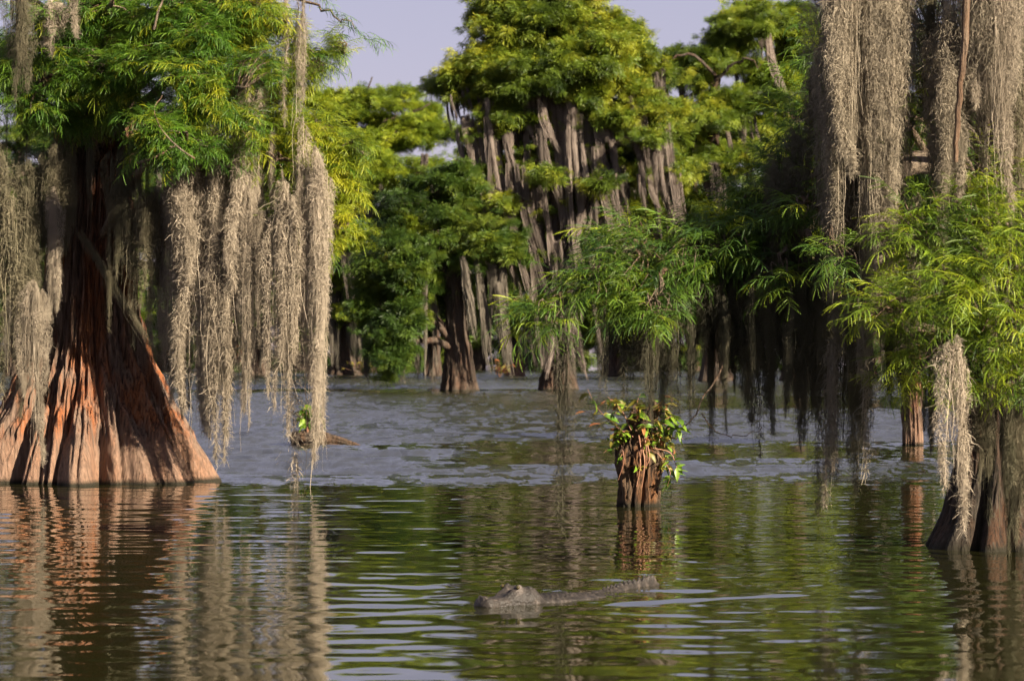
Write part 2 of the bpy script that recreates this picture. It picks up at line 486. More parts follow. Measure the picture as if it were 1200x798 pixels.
def crown_group(name, protos):
    ng = bpy.data.node_groups.new(name, 'GeometryNodeTree')
    ng.interface.new_socket('Geometry', in_out='INPUT', socket_type='NodeSocketGeometry')
    ng.interface.new_socket('Geometry', in_out='OUTPUT', socket_type='NodeSocketGeometry')
    nd, lk = ng.nodes, ng.links
    gi = nd.new('NodeGroupInput'); go = nd.new('NodeGroupOutput')
    iop = nd.new('GeometryNodeInstanceOnPoints')
    join = nd.new('GeometryNodeJoinGeometry')
    for p in reversed(protos):
        oi = nd.new('GeometryNodeObjectInfo'); oi.transform_space = 'ORIGINAL'
        oi.inputs['Object'].default_value = p; oi.inputs['As Instance'].default_value = True
        lk.new(oi.outputs['Geometry'], join.inputs[0])
    def attr(nm, dt):
        a = nd.new('GeometryNodeInputNamedAttribute'); a.data_type = dt; a.inputs['Name'].default_value = nm
        return a.outputs[0]
    e2r = nd.new('FunctionNodeEulerToRotation')
    lk.new(attr('rot', 'FLOAT_VECTOR'), e2r.inputs[0])
    lk.new(gi.outputs[0], iop.inputs['Points'])
    lk.new(join.outputs[0], iop.inputs['Instance'])
    iop.inputs['Pick Instance'].default_value = True
    lk.new(attr('idx', 'INT'), iop.inputs['Instance Index'])
    lk.new(e2r.outputs[0], iop.inputs['Rotation'])
    lk.new(attr('scl', 'FLOAT'), iop.inputs['Scale'])
    lk.new(iop.outputs[0], go.inputs[0])
    return ng

def crown(root, base, spots, meshes, piece, n_parts, stuff_name='foliage'):
    """spots: list of (pos, euler, scale, variant). The n_parts nearest in frame become parts, the rest one stuff part."""
    pos = np.array([s[0] for s in spots]); 
    px = 600 + pos[:, 0] / pos[:, 1] * F; py = HZ - (pos[:, 2] - H) / pos[:, 1] * F
    inside = (px > -20) & (px < 1220) & (py > -20) & (py < 800)
    order = np.argsort(np.where(inside, pos[:, 1], 1e6))
    chosen = list(order[:n_parts])
    # make sure each variant has one part (the source of the instanced rest)
    src = {}
    for k in chosen: src.setdefault(spots[k][3], k)
    for v in range(len(meshes)):
        if v not in src:
            k = next(int(q) for q in order if spots[q][3] == v); src[v] = k; chosen.append(k)
    objs = {}
    for k in chosen:
        p, e, s, v = spots[k]
        objs[k] = link(piece, meshes[v], root, tuple(p - base), e, (s, s, s))
    rest = [k for k in range(len(spots)) if k not in objs]
    if not rest: return
    me = bpy.data.meshes.new(stuff_name)
    me.vertices.add(len(rest))
    me.vertices.foreach_set('co', np.array([spots[k][0] - base for k in rest], dtype=np.float32).ravel())
    a = me.attributes.new('rot', 'FLOAT_VECTOR', 'POINT'); a.data.foreach_set('vector', np.array([spots[k][1] for k in rest], dtype=np.float32).ravel())
    a = me.attributes.new('scl', 'FLOAT', 'POINT'); a.data.foreach_set('value', np.array([spots[k][2] for k in rest], dtype=np.float32))
    a = me.attributes.new('idx', 'INT', 'POINT'); a.data.foreach_set('value', np.array([spots[k][3] for k in rest], dtype=np.int32))
    me.materials.append(meshes[0].materials[0])
    o = link(stuff_name, me, root)
    o['kind'] = 'stuff'
    md = o.modifiers.new('sprays', 'NODES')
    md.node_group = crown_group('spread_sprays', [objs[src[v]] for v in range(len(meshes))])
    return o

def cloud_spots(c, r, n, rs, smin, smax, nvar, shell=0.55, out_bias=0.7, fray=0.16):
    """sprays spread through an ellipsoid, pointing outwards and drooping"""
    res = []
    u = nrm(rs.normal(0, 1, (n, 3))); rad = rs.uniform(shell ** 3, 1, n) ** (1 / 3)
    rad *= 1 + fray * rs.normal(0, 1, n)
    for k in range(n):
        p = np.asarray(c) + u[k] * rad[k] * np.asarray(r)
        o = u[k] * out_bias + rs.normal(0, 0.45, 3)
        yaw = math.atan2(o[1], o[0]); pitch = -math.radians(np.clip(o[2] * 35 + rs.normal(0, 12), -45, 50))
        roll = math.radians(rs.normal(0, 18))
        s = rs.uniform(smin, smax)
        back = np.array([math.cos(yaw), math.sin(yaw), 0]) * 0.2 * s
        res.append((p - back, (roll, pitch, yaw), s, rs.randint(nvar)))
    return res

# ------------------------------------------------------------------ Spanish moss
def ribbon_field(p0, dirs, seglen, width, taper=True):
    """p0 (N,3); dirs (N,S,3) unit; seglen (N,) -> verts, quads of N thin ribbons"""
    Nn, S, _ = dirs.shape
    pts = np.concatenate([p0[:, None, :], p0[:, None, :] + np.cumsum(dirs * seglen[:, None, None], 1)], 1)
    side = nrm(np.cross(dirs[:, 0], nrm(np.random.RandomState(1).normal(0, 1, (Nn, 3)))))
    w = width[:, None] * (np.linspace(1, 0.35, S + 1)[None, :] if taper else np.ones((1, S + 1)))
    a = pts - side[:, None, :] * w[..., None] * 0.5; b = pts + side[:, None, :] * w[..., None] * 0.5
    v = np.stack([a, b], 2).reshape(-1, 3)
    base = (np.arange(Nn)[:, None] * (S + 1) + np.arange(S)[None, :]) * 2
    f = np.stack([base, base + 1, base + 3, base + 2], -1).reshape(-1, 4)
    return v, f

def make_moss(name, L, W, seed, mat, fuzz=1.0, cover=1.9, nsub=5, curl=0.062, fw=0.0029, lean=0.0, core=True, comb=0.0, short=(0.45, 0.95)):
    """a hanging bundle: sub-strands of different length, each a cloud of curling fibres"""
    rs = np.random.RandomState(seed); mb = MB()
    sub = []
    for i in range(nsub):
        off = rs.uniform(-0.5, 0.5, 2) * W * (0.4 if i == 0 else 1.0) * (0.74 if nsub > 1 else 0)
        ln = L * (1.0 if i == 0 else rs.uniform(*short))
        rr = W * (rs.uniform(0.17, 0.31) * (5 / max(nsub, 5)) ** 0.6 if nsub > 1 else 0.42)
        z0 = 0.0 if i == 0 else -rs.uniform(0, 0.14 + 0.16 * (comb > 0)) * L
        sub.append((off, ln, rr, z0, rs.randint(1000)))
    for (off, ln, rr, z0, sd) in sub:
        area = ln * rr * 2
        n = int(cover * area / (curl * fw))
        t = rs.rand(n)
        prof = (0.10 + 0.90 * np.clip(t * (7 - 2 * (comb > 0)), 0, 1) ** 0.8) * (1 - t) ** 0.55 * 1.12 + 0.05
        lump = 0.80 + 0.42 * vnoise(t * ln / (rr * 1.6 + 0.02) + 9, sd)
        ang = rs.rand(n) * 2 * np.pi; r = rr * prof * lump * np.sqrt(rs.rand(n))
        gat = np.clip(0.45 + t * 4, 0, 1) * (1 - 0.25 * t)
        cx = off[0] * gat + lean * t * t * ln + rr * 0.6 * vnoise(t * ln * 1.3 + 3, sd + 1)
        cy = off[1] * gat + rr * 0.6 * vnoise(t * ln * 1.3 + 3, sd + 2)
        p0 = np.stack([cx + r * np.cos(ang), cy + r * np.sin(ang), z0 - t * (ln + z0) + curl * 0.3], -1)
        S = 4
        a0 = rs.rand(n) * 2 * np.pi; da = rs.normal(0, 1.3, n) * (1 - comb)
        k = np.arange(S)
        h = (0.85 * fuzz * (1 - comb) + 0.12 * comb) * rs.uniform(0.3, 1.5, n)
        vz = -(0.62 + 0.38 * comb) + rs.normal(0, 0.55, n) * (1 - comb)
        dirs = np.stack([h[:, None] * np.cos(a0[:, None] + da[:, None] * k) + lean,
                         h[:, None] * np.sin(a0[:, None] + da[:, None] * k),
                         vz[:, None] - 0.14 * k[None, :] + rs.normal(0, 0.3, (n, S)) * (1 - comb)], -1)
        dirs = nrm(dirs)
        sl = curl * rs.uniform(0.5, 1.5, n) / S
        mb.add(*ribbon_field(p0, dirs, sl, fw * rs.uniform(0.6, 1.4, n)))
        if core:      # long fibres that run the length of the strand
            m = max(5, int(34 * rr / 0.08)); S2 = 12
            pr = rr * 0.7 * np.sqrt(rs.rand(m)); pa = rs.rand(m) * 6.283
            q0 = np.stack([off[0] * 0.5 + 0.4 * pr * np.cos(pa), off[1] * 0.5 + 0.4 * pr * np.sin(pa), z0 - rs.rand(m) * 0.12 * ln], -1)
            dd = nrm(np.stack([rs.normal(0, 0.10, (m, S2)) + lean - 0.25 * (pr * np.cos(pa))[:, None] / ln,
                               rs.normal(0, 0.10, (m, S2)) - 0.25 * (pr * np.sin(pa))[:, None] / ln, -np.ones((m, S2))], -1))
            mb.add(*ribbon_field(q0, dd, (ln + z0) * rs.uniform(0.5, 0.97, m) / S2, np.full(m, fw * 1.6)))
    return mb.mesh(name, mat)

def make_far_moss(name, L, W, seed, mat, nd, lean, fw=0.0085):
    rs = np.random.RandomState(seed); mb = MB(); S = 10
    for q in range(nd):
        ln = L * (1 if q == 0 else rs.uniform(0.4, 0.9)); ww = W * (0.75 if nd == 1 else rs.uniform(0.3, 0.6))
        ox, oy = (rs.uniform(-.5, .5, 2) * (W - ww * 0.6)) if nd > 1 else (0, 0)
        z0 = 0 if q == 0 else -rs.uniform(0, 0.06) * L
        m = int(400 * ww / 0.5 * (ln / 5) ** 0.3) + 8
        x0 = np.clip(rs.normal(0, .24, m), -.7, .7) * ww; y0 = np.clip(rs.normal(0, .2, m), -.6, .6) * ww
        ts = rs.uniform(0, 1, m) ** 3 * 0.3; te = 1 - rs.beta(1.0, 1.5, m) * 0.72
        t = ts[:, None] + (te - ts)[:, None] * np.linspace(0, 1, S + 1)[None, :]
        g = 1.0 - 0.82 * t ** 1.1
        lx = x0[:, None] * g + lean * ln * t ** 2 + ox + 0.012 * ln * vnoise(t * 3.0 + 5 + rs.rand(m)[:, None] * 0.6, seed + q)
        ly = y0[:, None] * g + oy + rs.normal(0, 0.012, (m, S + 1))
        lx = lx + np.cumsum(rs.normal(0, 0.014, (m, S + 1)), 1) + rs.normal(0, 0.10, m)[:, None] * ww * t ** 3
        P = np.stack([lx, ly, z0 - t * ln], -1)
        a = rs.rand(m) * np.pi; side = np.stack([np.cos(a), np.sin(a), 0 * a], -1)[:, None, :]
        w = (fw * rs.uniform(0.5, 1.5, m))[:, None, None] * (0.25 + 0.75 * np.sin(np.pi * np.clip(np.linspace(0.12, 0.97, S + 1), 0, 1)))[None, :, None]
        v = np.stack([P - side * w, P + side * w], 2).reshape(-1, 3)
        b0 = (np.arange(m)[:, None] * (S + 1) + np.arange(S)[None, :]) * 2
        mb.add(v, np.stack([b0, b0 + 1, b0 + 3, b0 + 2], -1).reshape(-1, 4))
    return mb.mesh(name, mat)

MOSS = {}     # key -> list of (mesh, L, W)
def moss_set(key, mat, specs, **kw):
    MOSS[key] = [(make_moss('moss_strand', L, W, 100 + i * 7 + len(key), mat, nsub=ns, **kw), L, W) for i, (L, W, ns) in enumerate(specs)]
NEAR_SPECS = [(2.2, 0.52, 6), (2.0, 0.30, 4), (2.0, 0.18, 3), (1.4, 0.40, 6), (1.4, 0.22, 3), (1.4, 0.12, 2), (0.8, 0.30, 5), (0.8, 0.14, 2), (1.1, 0.07, 1), (0.5, 0.16, 3)]
moss_set('beige', M_MOSS, NEAR_SPECS)
moss_set('olive', M_MOSS_G, NEAR_SPECS[1:], cover=1.2)
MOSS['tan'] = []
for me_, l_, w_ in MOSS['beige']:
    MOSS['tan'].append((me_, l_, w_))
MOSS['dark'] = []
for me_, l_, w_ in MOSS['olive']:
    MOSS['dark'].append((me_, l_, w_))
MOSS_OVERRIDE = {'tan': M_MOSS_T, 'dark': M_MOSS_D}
FAR_SPECS = [(6.0, 1.0, 4), (6.0, 0.6, 2), (6.0, 0.35, 1), (4.0, 0.8, 4), (4.0, 0.4, 2), (4.0, 0.22, 1), (2.5, 0.6, 3), (2.5, 0.3, 2), (2.5, 0.15, 1)]
for key_, mat_, ln_ in (('far', M_MOSS_BG, 0.13), ('fargrey', M_MOSS_BGG, 0.05)):
    MOSS[key_] = [(make_far_moss('moss_strand', L, W, 300 + 11 * i + len(key_), mat_, nd, ln_ * (0.5 + (i * 37 % 10) / 10)), L, W) for i, (L, W, nd) in enumerate(FAR_SPECS)]

def hang(root, base, key, top, L, W, rs, lean=0.0, name='moss_strand'):
    cand = sorted(MOSS[key], key=lambda m: abs(math.log((m[1] / m[2]) / (L / W))) + 0.35 * abs(math.log(m[1] / L)))
    me, l0, w0 = cand[0] if rs.rand() < 0.75 else cand[1]
    o = link(name, me, root, tuple(np.asarray(top) - base), (0, math.radians(lean), rs.uniform(0, 6.28) if abs(lean) < 0.5 else 0), (W / w0, W / w0, L / l0))
    if key in MOSS_OVERRIDE:
        o.material_slots[0].link = 'OBJECT'; o.material_slots[0].material = MOSS_OVERRIDE[key]
    return o

# ------------------------------------------------------------------ trunks and limbs
def trunk_mesh(name, path, radii, flutes, seed, mat, nseg, nrow, base, bark=0.02, toes=0.0, clefts=(), toe_mul=3, foot_z=0.0):
    """path: (z, x, y) control points; radii: (z, r) points; flutes: (count, depth at foot)"""
    rs = np.random.RandomState(seed)
    z0, z1 = radii[0][0], radii[-1][0]
    u = np.linspace(0, 1, nrow); z = z0 + (z1 - z0) * u ** 1.5
    P = np.array(path, float)
    cx = np.interp(z, P[:, 0], P[:, 1]); cy = np.interp(z, P[:, 0], P[:, 2])
    R = np.array(radii, float); r = np.interp(z, R[:, 0], R[:, 1])
    th = np.arange(nseg) / nseg * 2 * np.pi
    T, Z = np.meshgrid(th, z); Rr = np.repeat(r[:, None], nseg, 1)
    foot = np.clip((r - r[-1]) / max(r[0] - r[-1], 1e-6), 0, 1)[:, None]
    nf, depth = flutes
    ph = T * nf / (2 * np.pi) + 0.35 * vnoise2(T * nf / (2 * np.pi), Z * 0.7 + 5, seed, nf)
    lob = np.abs(np.sin(np.pi * ph)) ** 0.45           # rounded ribs, sharp valleys
    wob = 1 + 0.10 * vnoise2(T * nf / (2 * np.pi), Z * 0.15 + 2, seed + 1, nf) * foot
    Rr = Rr * wob * (1 - depth * (0.25 + 0.75 * foot) * (1 - lob))
    for (deg, dep, wd) in clefts:
        dl = (T - math.radians(deg) + np.pi) % (2 * np.pi) - np.pi
        Rr = Rr * (1 - dep * np.exp(-(dl / math.radians(wd)) ** 2) * (0.3 + 0.7 * foot))
    if toes:
        nt_ = nf * toe_mul
        tl = np.abs(np.sin(np.pi * (T * nt_ / (2 * np.pi) + 0.3 * vnoise2(T * nt_ / (2 * np.pi), Z * 1.1, seed + 3, nt_)))) ** 0.38
        toes = toes * (0.75 + 0.6 * vnoise2(T * nt_ / (2 * np.pi), Z * 0.4 + 3, seed + 4, nt_))
        Rr -= toes * (1 - tl) * np.clip((0.85 - Z) / 0.5, 0.06, 1)
    if bark > 0:
        circ = nf * 9
        for k, (m, zz, am) in enumerate(((1, 1.2, 0.8), (2, 2.6, 0.8), (4, 5.0, 0.7))):
            Rr += bark * am * vnoise2(T * circ * m / (2 * np.pi) + 0.8 * vnoise2(T * circ / (2 * np.pi), Z * 3, seed + 9, circ), Z * zz + 11 * k, seed + 5 + k, circ * m) * (np.clip(Z / 0.6 + 0.25, 0.25, 1) if foot_z == 0 else np.clip((Z - foot_z) / 0.15, 0.25, 1))
    X = cx[:, None] + Rr * np.cos(T); Y = cy[:, None] + Rr * np.sin(T)
    v = np.stack([X, Y, Z], -1).reshape(-1, 3) - np.asarray(base)
    i = np.arange(nrow - 1)[:, None] * nseg; j = np.arange(nseg)[None, :]; k = (j + 1) % nseg
    f = np.stack([i + j, i + k, i + nseg + k, i + nseg + j], -1).reshape(-1, 4)
    return mesh_np(name, v, f, mat, True)

def limb(root, base, pts, r0, r1, mat, rs, name='branch', twigs=(), sides=7, wob=0.04, n=16):
    c = bez(pts, n)
    c[1:-1] += rs.normal(0, wob, (n - 2, 3)) * np.linspace(0.3, 1, n - 2)[:, None]
    mb = MB(); mb.add(*tube_arr(c, np.linspace(r0, r1, n), sides))
    for tp in twigs:
        tp = np.asarray(tp); k = int(np.argmin(np.linalg.norm(c[2:] - tp, axis=1))) + 2; k = max(k - 2, 1)
        mid = (c[k] + tp) / 2 + np.array([0, 0, 0.06]) + rs.normal(0, 0.04, 3)
        tw = bez([c[k], mid, tp], 6)
        mb.add(*tube_arr(tw, np.linspace(min(r1 * 0.9, 0.012 if r0 < 0.2 else 0.05), 0.003 if r0 < 0.2 else 0.015, 6), 4))
    return link(name, mb.mesh(name, mat, True, base), root)

# ------------------------------------------------------------------ big cypress on the left
def left_tree():
    rs = np.random.RandomState(3)
    D = 33.2
    base = at(103, 0, D); base[2] = 0.0
    bx, by = base[0], base[1]
    root = thing('cypress_tree', 'huge cypress with flaring fluted red brown trunk at left, draped in beige moss', 'tree', base)
    path = [(-0.4, bx, by), (2.5, bx + 0.02, by), (9.5, bx + 0.25, by + 0.2)]
    radii = [(-0.4, 1.66), (0.0, 1.55), (0.3, 1.38), (0.9, 0.98), (1.6, 0.63), (2.2, 0.50), (2.8, 0.45), (4.5, 0.38), (9.5, 0.14)]
    link('trunk', trunk_mesh('trunk', path, radii, (11, 0.24), 8, M_BARK_RED, 720, 230, base, bark=0.06, toes=0.10, toe_mul=5, foot_z=0.42,
         clefts=((-75, .32, 6), (-109, .22, 8), (-128, .30, 12), (-48, .10, 4), (-24, .12, 4), (-94, .07, 3), (-62, .06, 3), (-36, .06, 3), (150, .2, 9), (95, .2, 8), (40, .2, 9))), root)
    # foliage masses: (px, py, distance, rx, ry, rz in m, sprays)
    C = [(60, 40, 32.2, .75, .6, .45, 150), (150, 85, 31.4, .7, .5, .45, 170), (225, 50, 31.0, .7, .5, .5, 190), (310, 35, 31.4, .65, .5, .45, 170),
         (270, 110, 30.9, .65, .45, .45, 170), (205, 165, 30.8, .6, .4, .4, 140), (300, 190, 31.7, .50, .4, .4, 130), (348, 160, 32.0, .55, .5, .45, 190),
         (398, 185, 32.3, .46, .5, .42, 190), (340, 245, 32.2, .46, .4, .36, 140), (385, 225, 32.4, .46, .4, .36, 150), (360, 285, 32.4, .3, .3, .25, 60), (130, 10, 31.4, .7, .5, .4, 170), (190, 15, 31.2, .6, .5, .4, 150), (60, 100, 31.8, .6, .5, .4, 110), (260, 5, 31.2, .6, .5, .4, 150), (15, 110, 32.0, .5, .5, .4, 80), (110, 130, 31.8, .5, .4, .35, 60),
         (345, 95, 31.8, .45, .5, .4, 110), (385, 60, 32.2, .22, .4, .2, 24), (268, 300, 31.9, .2, .25, .45, 60), (265, 375, 31.9, .12, .2, .25, 30), (318, 290, 31.7, .22, .25, .30, 50), (385, 265, 32.0, .25, .25, .28, 50),
         # upper and far side of the crown
         (100, -60, 32.5, 1.0, .9, .6, 150), (250, -60, 32.0, .9, .8, .6, 150), (340, -40, 32.6, .6, .7, .45, 100), (180, -170, 33, 1.1, 1.1, .8, 130), (60, -280, 33.4, .9, .9, .8, 70),
         (40, 90, 34.2, 1.0, .7, .6, 150), (160, 150, 34.3, .9, .6, .6, 130), (270, 130, 33.6, .9, .6, .6, 150), (330, 200, 33.2, .6, .5, .5, 90), (200, 240, 34.4, .7, .5, .4, 60), (-60, 60, 33.0, .9, .9, .8, 140), (-60, 200, 33.2, .6, .7, .6, 60),
         (-150, -60, 33.5, 1., 1., .8, 80), (60, 200, 34.4, .8, .5, .5, 60)]
    spots = []
    for i, (px, py, d, rx, ry, rz, n) in enumerate(C):
        c = at(px, py, d)
        sp = []
        for q in range(9):       # each bough carries several smaller sprays with gaps between
            o = nrm(rs.normal(0, 1, 3)) * rs.uniform(0.25, 1.05)
            k_ = rs.uniform(0.28, 0.50)
            sp += cloud_spots(c + o * np.array([rx, ry, rz]), (rx * k_, ry * k_, rz * k_ * 0.8), int(n * 3.8 / 9), rs, 0.38, 0.74, 6, shell=0.2)
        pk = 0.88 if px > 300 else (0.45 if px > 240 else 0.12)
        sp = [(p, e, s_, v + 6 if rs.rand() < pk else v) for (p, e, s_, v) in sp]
        spots += sp
        tz = max(2.6, c[2] - 0.5 - 0.25 * math.hypot(c[0] - bx, c[1] - by))
        a = np.array([bx + 0.02 * tz, by, tz])
        mid = (a + c) / 2 + np.array([0, 0, 0.22])
        limb(root, base, [a, mid, c, c + nrm(c - a) * min(rx, 0.4) - np.array([0, 0, .1])], 0.06, 0.012, M_TWIG, rs,
             twigs=[s[0] for s in sp[::4]])
    # the bare sprig against the sky
    tip = [at(372, 8, 31.8), at(395, 22, 31.7), at(418, 33, 31.6), at(434, 42, 31.6)]
    limb(root, base, [at(330, -10, 32)] + tip[:3], 0.02, 0.004, M_TWIG, rs)
    for k, p in enumerate(tip):
        for q in range(3):
            spots.append((p + rs.normal(0, 0.05, 3), (rs.normal(0, .3), math.radians(rs.uniform(0, 40)), rs.uniform(-0.6, 0.6)), rs.uniform(.5, .75), rs.randint(6)))
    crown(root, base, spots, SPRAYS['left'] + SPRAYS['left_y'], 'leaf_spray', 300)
    # dead curved twig and a bare limb in front of the foliage
    limb(root, base, [at(228, 186, 30.5), at(208, 172, 30.4), at(188, 150, 30.4), at(181, 128, 30.5), at(190, 112, 30.6)], 0.012, 0.005, M_TWIG, rs, wob=0.006)
    limb(root, base, [at(160, 192, 30.7), at(185, 183, 30.5), at(206, 170, 30.45)], 0.018, 0.010, M_TWIG, rs, wob=0.006)
    limb(root, base, [at(180, 35, 30.6), at(186, 12, 30.6), at(197, -12, 30.8)], 0.016, 0.010, M_TWIG, rs, wob=0.006)
    # Spanish moss: (px, top, bottom, width px, distance)
    M = [(22, -20, 104, 24, 30.9), (205, 205, 440, 26, 31.0), (238, 190, 470, 34, 31.0), (255, 240, 505, 30, 31.1), (285, 105, 330, 30, 30.9), (282, 260, 455, 30, 31.2), (298, 130, 290, 22, 31.0),
         (322, 280, 455, 22, 31.2), (345, 225, 568, 30, 31.0), (337, 255, 480, 24, 31.3), (371, 215, 503, 27, 31.0), (360, 235, 420, 20, 31.4), (310, 285, 400, 18, 31.5),
         (225, 240, 400, 30, 31.5), (270, 200, 430, 26, 31.7), (262, 290, 510, 18, 31.5), (190, 260, 400, 18, 31.8), (243, 330, 490, 16, 31.4),
         (8, 190, 440, 34, 31.4), (30, 220, 400, 24, 31.6), (45, 180, 330, 26, 31.8), (-12, 150, 430, 36, 31.6), (70, 160, 290, 30, 31.9), (140, 170, 310, 24, 31.9), (165, 200, 345, 20, 31.8), 
         (60, 220, 360, 14, 31.7), (178, 220, 330, 16, 31.9), (152, 250, 350, 12, 31.9), (40, 250, 420, 14, 31.8), (20, 300, 470, 22, 31.7),
         (350, 40, 190, 14, 31.3), (335, 30, 130, 12, 31.6), (355, 20, 100, 8, 32), (60, 0, 60, 26, 31.3), (90, -10, 40, 14, 31.2), (330, 240, 420, 12, 31.2), (384, 240, 330, 10, 31.4), (300, 300, 430, 12, 31.4),
         (215, 330, 470, 14, 31.6), (250, 180, 300, 20, 31.0), (230, 130, 230, 16, 31), (40, 330, 520, 26, 31.3), (215, 250, 450, 16, 31.3), (294, 250, 470, 10, 31.2)]
    for (px, t, b, w, d) in M:
        if px > 185: t -= 40; d = 31.8 - (px - 190) * 0.004 + rs.uniform(-.05, .25)
        p = at(px, t, d); L = (b - t) / F * d * 1.12; W = w / F * d * (1.7 if px < 300 else 1.45)
        shady = px < 185  # left strands hang in shade, put into the colour by darker olive moss
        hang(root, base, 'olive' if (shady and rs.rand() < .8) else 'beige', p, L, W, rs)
    for k in range(26):     # thin threads and wisps everywhere under the crown
        px = rs.uniform(-20, 385); t = rs.uniform(120, 300); d = rs.uniform(31.9, 33.2)
        d = min(d, 32.0 - max(px - 190, 0) * 0.004)
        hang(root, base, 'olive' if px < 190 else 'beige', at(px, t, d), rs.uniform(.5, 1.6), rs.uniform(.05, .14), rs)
    # a long strand swept across the foot of the trunk
    a, b = at(92, 270, 32.2), at(225, 480, 31.75)
    v = b - a; L = np.linalg.norm(v)
    me = MOSS['olive'][1][0]; l0, w0 = MOSS['olive'][1][1:]
    q = Vector((0, 0, -1)).rotation_difference(Vector(v))
    o = link('moss_strand', me, root, tuple(a - base), q.to_euler(), (0.8, 0.8, L / l0))
left_tree()

# ------------------------------------------------------------------ cypress on the right
def right_tree():
    rs = np.random.RandomState(17)
    D = 22.0
    base = at(1180, 0, D); base[2] = 0.0
    bx, by = base[0], base[1]
    root = thing('cypress_tree', 'nearest cypress at right, dark mossy trunk with bright feathery boughs over the water', 'tree', base)
    path = [(-0.4, bx, by), (2.0, bx + 0.03, by), (8.0, bx + 0.1, by)]
    radii = [(-0.4, 0.72), (0.0, 0.64), (0.25, 0.52), (0.7, 0.40), (1.5, 0.33), (3.5, 0.26), (8.0, 0.10)]
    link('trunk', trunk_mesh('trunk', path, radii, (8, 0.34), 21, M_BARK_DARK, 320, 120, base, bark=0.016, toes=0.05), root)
    # big low bough reaching left over the lake
    bough = [np.array([bx, by, 2.6]), at(1080, 190, 21.3), at(960, 255, 20.8), at(850, 310, 20.4), at(740, 320, 20.1), at(660, 350, 19.9)]
    limb(root, base, bough, 0.11, 0.018, M_TWIG, rs, n=30, wob=0.02)
    C = [  # the low bough
        (640, 378, 19.8, .24, .3, .10, 34), (690, 340, 19.9, .30, .35, .16, 60), (735, 310, 20.0, .32, .4, .18, 70), (790, 310, 20.1, .34, .4, .22, 80), (730, 275, 20.3, .26, .35, .12, 40),
        (760, 350, 19.9, .3, .3, .14, 50), (840, 290, 20.2, .34, .4, .22, 90), (880, 255, 20.4, .34, .4, .22, 80), (920, 215, 20.5, .28, .4, .24, 64), (900, 310, 20.3, .3, .4, .25, 70),
        (945, 150, 20.8, .22, .4, .26, 44), (968, 70, 20.9, .16, .4, .26, 24), (950, 250, 20.6, .3, .4, .3, 70), (930, 350, 20.5, .25, .3, .2, 30),
        (935, 250, 19.9, .09, .1, .08, 12), (915, 325, 19.8, .07, .1, .08, 9), (985, 305, 19.2, .10, .1, .08, 10), (770, 365, 19.6, .16, .15, .06, 16),
        # bright right-hand boughs
        (1060, 275, 19.2, .28, .3, .15, 34), (1130, 255, 19.3, .34, .35, .20, 46), (1040, 365, 19.0, .30, .3, .12, 36), (1110, 345, 18.9, .32, .35, .18, 50), (1170, 310, 19.0, .34, .35, .24, 60),
        (1180, 380, 18.9, .32, .35, .20, 50), (1090, 410, 19.1, .3, .3, .16, 40), (1140, 430, 19.3, .3, .3, .16, 36), (1180, 230, 19.6, .3, .3, .22, 36), (1060, 440, 19.5, .22, .25, .14, 16), (1195, 440, 19.2, .25, .3, .2, 24),
        (1080, 95, 19.9, .16, .2, .3, 22), (1075, 130, 19.6, .10, .15, .18, 10), (1150, 200, 19.8, .25, .25, .2, 24), (1230, 300, 19.3, .35, .4, .3, 60), (1250, 400, 19.4, .35, .4, .3, 50),
        # rear and upper crown, beyond the frame at the right
        (1015, 130, 22.0, .5, .6, .5, 100), (1010, 250, 22.2, .6, .5, .5, 110), (1080, 150, 22.8, .6, .6, .6, 110), (1060, 30, 22.4, .55, .6, .5, 100), (1100, 330, 22.4, .5, .5, .4, 70), (1160, 60, 23.0, .7, .6, .6, 90),
        (1060, -80, 21.9, .8, .7, .4, 100), (1150, -120, 22.6, 1.0, .8, .5, 90), (1320, 60, 23.2, .8, .9, .6, 60), (1350, -90, 23.0, .9, 1.0, .6, 50), (1330, 300, 22.5, .6, .8, .5, 60), (1150, -320, 22, 1.0, 1.0, .8, 90),
        (900, 330, 21.2, .5, .5, .22, 70), (820, 330, 20.8, .5, .4, .18, 70), (1180, 470, 22.8, .5, .4, .3, 30)]
    spots = []
    for i, (px, py, d, rx, ry, rz, n) in enumerate(C):
        c = at(px, py, d)
        sp = cloud_spots(c, (rx, ry, rz), int(n * 1.6), rs, 0.38, 0.76, 6, shell=0.2, out_bias=0.8)
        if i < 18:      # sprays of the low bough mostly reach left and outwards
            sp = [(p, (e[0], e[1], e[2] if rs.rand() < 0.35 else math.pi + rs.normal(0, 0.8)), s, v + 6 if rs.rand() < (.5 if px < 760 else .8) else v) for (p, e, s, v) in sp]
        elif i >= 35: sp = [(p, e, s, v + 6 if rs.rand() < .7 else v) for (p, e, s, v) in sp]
        spots += sp
        if i < 18:
            k = int(np.argmin([np.linalg.norm(q - c) for q in bez(bough, 30)])); a = bez(bough, 30)[max(k - 3, 0)]
        else:
            a = np.array([bx, by, max(1.4, c[2] - 0.25 - 0.2 * math.hypot(c[0] - bx, c[1] - by))])
        mid = (a + c) / 2 + np.array([0, 0, 0.12])
        limb(root, base, [a, mid, c], 0.035, 0.008, M_TWIG, rs, twigs=[s[0] for s in sp[::3]], sides=6, n=12, wob=0.02)
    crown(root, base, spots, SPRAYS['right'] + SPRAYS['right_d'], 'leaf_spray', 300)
    # stem showing through the moss, top right
    limb(root, base, [at(1134, -30, 18.95), at(1131, 40, 18.95), at(1127, 90, 18.95), at(1122, 150, 18.98), at(1120, 190, 19.0)], 0.028, 0.016, M_TWIG, rs, wob=0.012)
